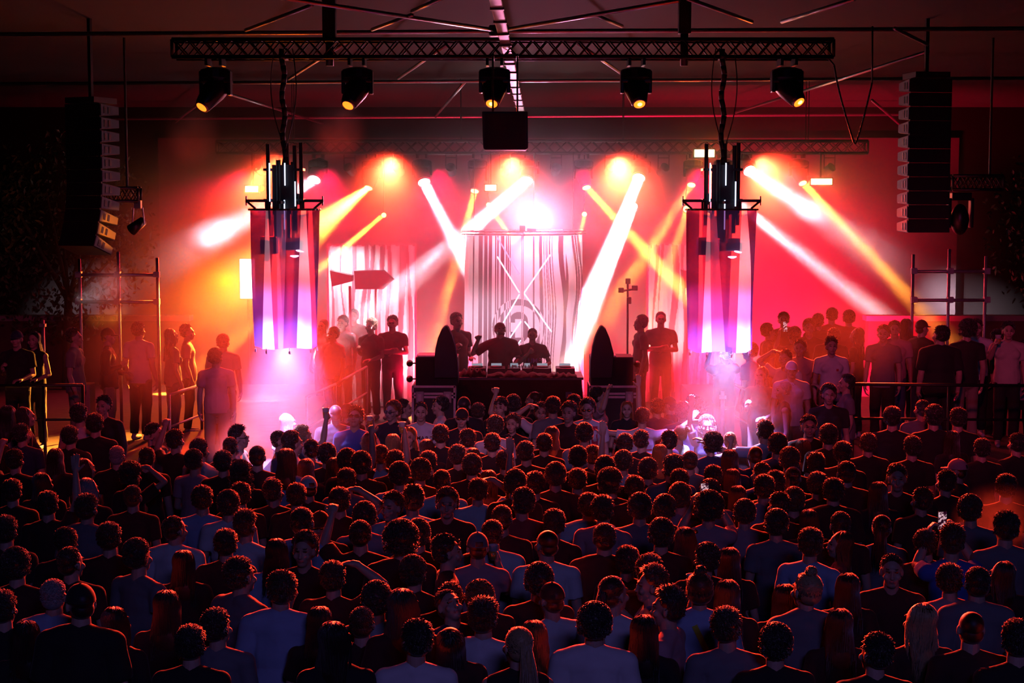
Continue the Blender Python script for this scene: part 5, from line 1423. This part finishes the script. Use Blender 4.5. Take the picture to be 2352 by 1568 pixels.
HANDLES = {'bald man in pale': 'the bald man', 'man in blue-white T-shirt in the near': 'the blue-white T-shirt', 'blonde woman with ponytail': 'the blonde ponytail', 'person in white hooded': 'the white hooded top',
 'person with piled': 'the yellow-strapped shirt', 'blonde with messy': 'the blonde top bun', 'person in grey cap': 'the tall pink cup', 'person with one elbow': 'the lifted elbow', 'large man in dark cap': 'the large capped man',
 'broad man in blue-white': 'the broad cropped man', 'person with big round afro': 'the big afro', 'person filming': 'the raised phone', 'woman with high': 'the orange-rimmed ponytail', 'curly-haired woman lit white': 'the white-lit curly woman',
 'man in white T-shirt with a red strap': 'the red-strapped man', 'person in printed white': 'the spread-armed man', 'curly woman holding': 'the beer cup', 'man in blue shirt and': 'the blue-shirted man', 'fair man in white': 'the cup raised high',
 'white-lit man in profile': 'the white-lit profile', 'bearded man in profile before': 'the bearded profile', 'man in pale wide': 'the pale wide T-shirt', 'short-haired person with bright red': 'the faint grey shirt', 'large person in grey shirt': 'the pink smoke',
 'woman with long fair': 'the fair wavy-haired woman', 'man in grey shirt beside': 'the pink shoulder', 'person whose face': 'the orange-lit face', 'person in a pinkish cap': 'the pinkish cap', 'large man in dark shirt': 'the large platform man', 'man in white T-shirt and pale cap': 'the white cap',
 'woman with long greyish': 'the greyish-haired woman', 'curly person with bright orange': 'the orange halo of curls', 'person in pale shirt shading': 'the bent brow-shading arm', 'red-lit curly': 'the red-lit pink shirt', 'man in profile drinking': 'the drinking profile',
 'man with orange-rimmed curly': 'the tall orange-rimmed curls', 'person in dark grey T-shirt': 'the dark grey T-shirt', 'person in the dark with one': 'the straight raised arm', 'man in black T-shirt with square': 'the square-haired black T-shirt', 'man with orange-rimmed cheek': 'the orange-rimmed cheek', 'man with shaved head': 'the bowed shaved head', 'woman with long dark hair over': 'the red-lit long hair', 'tall man in grey shirt': 'the tall grey back'}
HD = {'short': 'short-haired', 'quiff': 'swept-haired', 'crop': 'close-cropped', 'fade': 'faded-hair', 'curly': 'curly-haired', 'afro': 'round-haired', 'bigcurl': 'big-haired', 'long': 'long-haired', 'longwavy': 'wavy-haired', 'pony': 'ponytailed', 'bun': 'bun-haired', 'topbun': 'top-bunned', 'shaved': 'shaven'}
SD = {'w': 'white', 'd': 'black', 'g': 'grey', 'b': 'pale blue', 'p': 'pink', 'r': 'red', 'n': 'navy', 'c': 'cream', 'v': 'blue'}
ORD = ['first', 'second', 'third', 'fourth', 'fifth', 'sixth', 'seventh', 'eighth', 'ninth', 'tenth', 'eleventh', 'twelfth']
allp = people + raised
anch = []
for d in allp:
    if d['lab']:
        for k, h in HANDLES.items():
            if d['lab'].startswith(k): anch.append((d, h)); d['an'] = 1
def rel(d, a):
    k = 1 + max(0, (a['py'] - 950)) / 500; dx = (d['px'] - a['px']) / k; dy = (d['py'] - a['py']) / k * 1.35
    return dx, dy
bk = {}
for d in allp:
    if d['lab']: continue
    best = None
    for a, h in anch:
        if (a['dep'] is None) != (d['dep'] is None) and d['dep'] is None and a['z0'] > .5: continue
        dx, dy = rel(d, a); r = math.hypot(dx, dy)
        if best is None or r < best[0]: best = (r, a, h, dx, dy)
    r, a, h, dx, dy = best
    if abs(dy) > abs(dx) * .8: key = (h, 'behind' if dy < 0 else 'in front of', None)
    else:
        o = [(math.hypot(*rel(b_, d)), hb_) for b_, hb_ in anch if hb_ != h and (b_['px'] - a['px']) * dx > 0 and (b_['px'] - d['px']) * dx > 0 and abs(b_['py'] - d['py']) < abs(b_['px'] - d['px']) * 1.2]
        key = (h, 'beside', min(o)[1] if o else ('the dark ' + 'tree' if dx < 0 else 'the dark far side'))
    bk.setdefault(key, []).append((r, d))
for (h, rl, tw), L_ in bk.items():
    L_.sort(key=lambda t_: t_[0])
    for k, (r, d) in enumerate(L_):
        who = ('capped' if d['cap'] else HD[d['hair']]) + (' woman' if d['g'] == 'f' else ' person')
        o_ = ORD[k] + ' ' if len(L_) > 1 else ''
        tw_ = ' toward ' + tw if tw else ''
        d['lab'] = '%s in %s, %s%s %s%s' % (who, SD[d['shirt']], o_, rl, h, tw_)
        d['rel'] = ((o_ + rl).strip() + ' ' + h + tw_)
def hand_point(d, k, off=(0, 0, 0), along=.075, palm=.030):
    S, E, W, dr, p, kd, s = arm_pts(d['pose'], k, d['g']); dr = Vector(dr).normalized(); pl = Vector(p); pl = (pl - dr * pl.dot(dr)).normalized()
    v = W + dr * along + pl * palm; m = Matrix.Rotation(R(d['yaw']), 4, 'Z') @ Matrix.Diagonal((-d['s'] if 'm' in d['fl'] else d['s'], d['s'], d['s'], 1)); return Vector((d['x'], d['y'], d['z0'])) + m.to_3x3() @ v
M_CUP = mat('clear_plastic_cup', (.75, .72, .72), .2, spec=.7); M_BEER = mat('beer', (.75, .38, .08), .2)
cupn = [0]
def cup(pos, d):
    t = empty('plastic_cup', pos - Vector((0, 0, .05))); lab = d['lab'].split(' with a cup')[0]; w_ = lab.split()
    tag(t, ('clear plastic cup held by ' + ' '.join(w_[:11])).rstrip(','), 'cup', 'plastic cups')
    MB().lathe([(.030, 0), (.040, .12), (.043, .125), (.039, .123), (.0385, .118), (.030, .07)], n=16).build('cup_body', M_CUP, t, smooth=True); MB().lathe([(.0305, .004), (.0365, .075)], n=16).build('drink', M_BEER, t, smooth=True)
def phone(pos, d, yaw):
    t = empty('smartphone', pos); t.rotation_euler = (0, 0, R(yaw)); tag(t, 'smartphone held up by ' + ' '.join(d['lab'].split()[:11]).rstrip(','), 'phone')
    MB().box((0, 0, .03), (.075, .010, .155)).build('phone_body', M_BLACKP, t, bevel=.004); MB().box((0, -.0065, .03), (.068, .002, .145)).build('screen', phone_mat(), t)
def phone_mat():
    if 'phone_screen' in MATS: return MATS['phone_screen']
    m = mat('phone_screen', (.02, .02, .02), .1, emit=(1, .5, .6), es=.7); nt = m.node_tree; b_ = nt.nodes['Principled BSDF']; tc = nt.nodes.new('ShaderNodeTexCoord'); n = nt.nodes.new('ShaderNodeTexNoise'); n.inputs['Scale'].default_value = 45
    r_ = nt.nodes.new('ShaderNodeValToRGB'); r_.color_ramp.elements[0].position = .46; r_.color_ramp.elements[1].position = .60; r_.color_ramp.elements[0].color = (.02, .0, .01, 1); r_.color_ramp.elements[1].color = (1, .6, .7, 1)
    nt.links.new(tc.outputs['Object'], n.inputs['Vector']); nt.links.new(n.outputs['Fac'], r_.inputs[0]); nt.links.new(r_.outputs[0], b_.inputs['Emission Color']); return m
BV = {}
def surf(me, x, z, side):
    if me.name not in BV: BV[me.name] = BVHTree.FromPolygons([v.co.copy() for v in me.vertices], [tuple(p.vertices) for p in me.polygons])
    h = BV[me.name].ray_cast(Vector((x, side * 1.0, z)), Vector((0, -side, 0)), 2)
    return h[0].y if h[0] is not None else side * .1
def ribbon(b_, pts, side, wd, m, name='strap'):
    me = next(c for c in b_.children if c.name.startswith('shirt')).data; vs = []; N = 22
    P2 = [Vector(p) for p in pts]; L = []
    for i in range(N + 1):
        t = i / N * (len(P2) - 1); k = min(int(t), len(P2) - 2); L.append(P2[k].lerp(P2[k + 1], t - k))
    for i, p in enumerate(L):
        dd = (L[min(i + 1, N)] - L[max(i - 1, 0)]).normalized(); n_ = Vector((-dd.y, dd.x))
        for s in (-.5, .5): q = p + n_ * s * wd; y = surf(me, q.x, q.y, side); vs.append((q.x, y + side * .006, q.y))
        for s in (.5, -.5): q = p + n_ * s * wd; y = surf(me, q.x, q.y, side); vs.append((q.x, y - side * .004, q.y))
    fs = [(4 * i + k, 4 * i + (k + 1) % 4, 4 * i + 4 + (k + 1) % 4, 4 * i + 4 + k) for i in range(N) for k in range(4)]
    return MB().add(vs, fs).build(name, m, b_)
def letters(b_, text, z, size, side, mats_, name='printed_letter', arc=0):
    me = next(c for c in b_.children if c.name.startswith('shirt')).data; n = len(text); st = size * .74
    for i, ch in enumerate(text):
        cu = bpy.data.curves.new('letter', 'FONT'); cu.body = ch; cu.size = size; cu.extrude = .002; cu.align_x = 'CENTER'; cu.offset = .0012
        cu.materials.append(mats_[i % len(mats_)]); tmp = bpy.data.objects.new('tmp', cu); COL.objects.link(tmp); me_ = bpy.data.meshes.new_from_object(tmp.evaluated_get(bpy.context.evaluated_depsgraph_get())); bpy.data.objects.remove(tmp)
        o = bpy.data.objects.new(name, me_); COL.objects.link(o); o.parent = b_; x = (i - (n - 1) / 2) * st * -side * -1
        x = ((n - 1) / 2 - i) * st if side > 0 else (i - (n - 1) / 2) * st
        zz = z - arc * ((i - (n - 1) / 2) / n) ** 2 * 4
        o.location = (x, surf(me, x, zz + size * .3, side) + side * .007, zz); o.rotation_euler = (math.pi / 2, 0, math.pi if side > 0 else 0)
for i, d in enumerate(allp):
    fl = d['fl']; gl = 1 if 'glasses' in fl else (2 if 'glassup' in fl else 0)
    seedr = random.Random(i * 7 + 3)
    hy = 0; hp = 0
    if d['pose'] == 'down' and abs(d['yaw']) < 60 and i % 3 == 0: hy = [-28, 28][i % 2]
    if d['lab'] and 'bowed' in d['lab'] or (d['lab'] or '').startswith('man with shaved head'): hp = -30
    if d['pose'] == 'performer_fist': hy = 14; hp = -18
    if d['pose'] == 'performer_chin': hy = -4
    if (d['lab'] or '').startswith('man in blue shirt and'): hp = -22
    jit = seedr.uniform(-16, 16) if abs(d['yaw']) <= 30 and d['lab'] is None else 0
    sk = seedr.choice([0, 0, 0, 1, 1, 2]) if d['lab'] is None else 0
    b_ = person((d['x'], d['y'], d['z0']), d['yaw'] + jit, d['s'], d['pose'], d['g'], hy, hp, d['hair'], d['hc'], d['shirt'], d['kind'], sk, 'm' in fl, d['cap'], gl, 'beard' in fl or d['pose'] == 'performer_fist', 'long', seedr.choice([0, 0, 1, 2]), d.get('wid', 1.0 if d['kind'] != 'wide' else 1.04))
    d['yaw'] += jit; d['ob'] = b_; b_['label'] = d['lab']; b_['category'] = 'person'
    if d['pose'] in ('cup', 'cuphigh'): cup(hand_point(d, 0), d)
    if d['pose'] == 'phone': phone((hand_point(d, 0) + hand_point(d, 1)) / 2 + Vector((0, 0, .02)), d, d['yaw'])
    L_ = d['lab']
    if L_.startswith('man in printed white T-shirt with short fade'):
        letters(b_, 'CAMARO', 1.29, .075, 1, [M_BLACKP], arc=.012)
    if L_.startswith('performer in printed'): letters(b_, 'JUMP', 1.17, .115, 1, [mat('print_pink', (.7, .12, .4), .6), mat('print_blue', (.15, .15, .75), .6), mat('print_violet', (.4, .25, .75), .6), mat('print_magenta', (.75, .2, .7), .6)])
    if 'red strap' in L_: ribbon(b_, [(-.10, 1.44), (-.105, 1.25), (-.11, 1.0), (-.115, .92)], 1, .075, mat('red_strap', (.55, .03, .07), .7))
    if 'yellow strap' in L_: ribbon(b_, [(-.04, 1.44), (.05, 1.25), (.15, 1.02)], -1, .035, mat('yellow_strap', (.55, .55, .03), .7))
    if L_.startswith('blonde with messy'): ribbon(b_, [(.11, 1.43), (.06, 1.2), (-.02, .95)], -1, .03, M_CABLE)
    if L_.startswith('person in printed white'): ribbon(b_, [(.02, 1.13), (.15, 1.13)], -1, .07, mat('red_print', (.6, .03, .08), .7), 'shirt_print'); ribbon(b_, [(.04, 1.22), (.13, 1.22)], -1, .015, mat('red_print'), 'shirt_print')
    if 'red chest dot' in L_: ribbon(b_, [(-.09, 1.30), (-.055, 1.30)], 1, .035, mat('red_print', (.6, .03, .08), .7), 'shirt_print')
print('PEOPLE', len(allp))
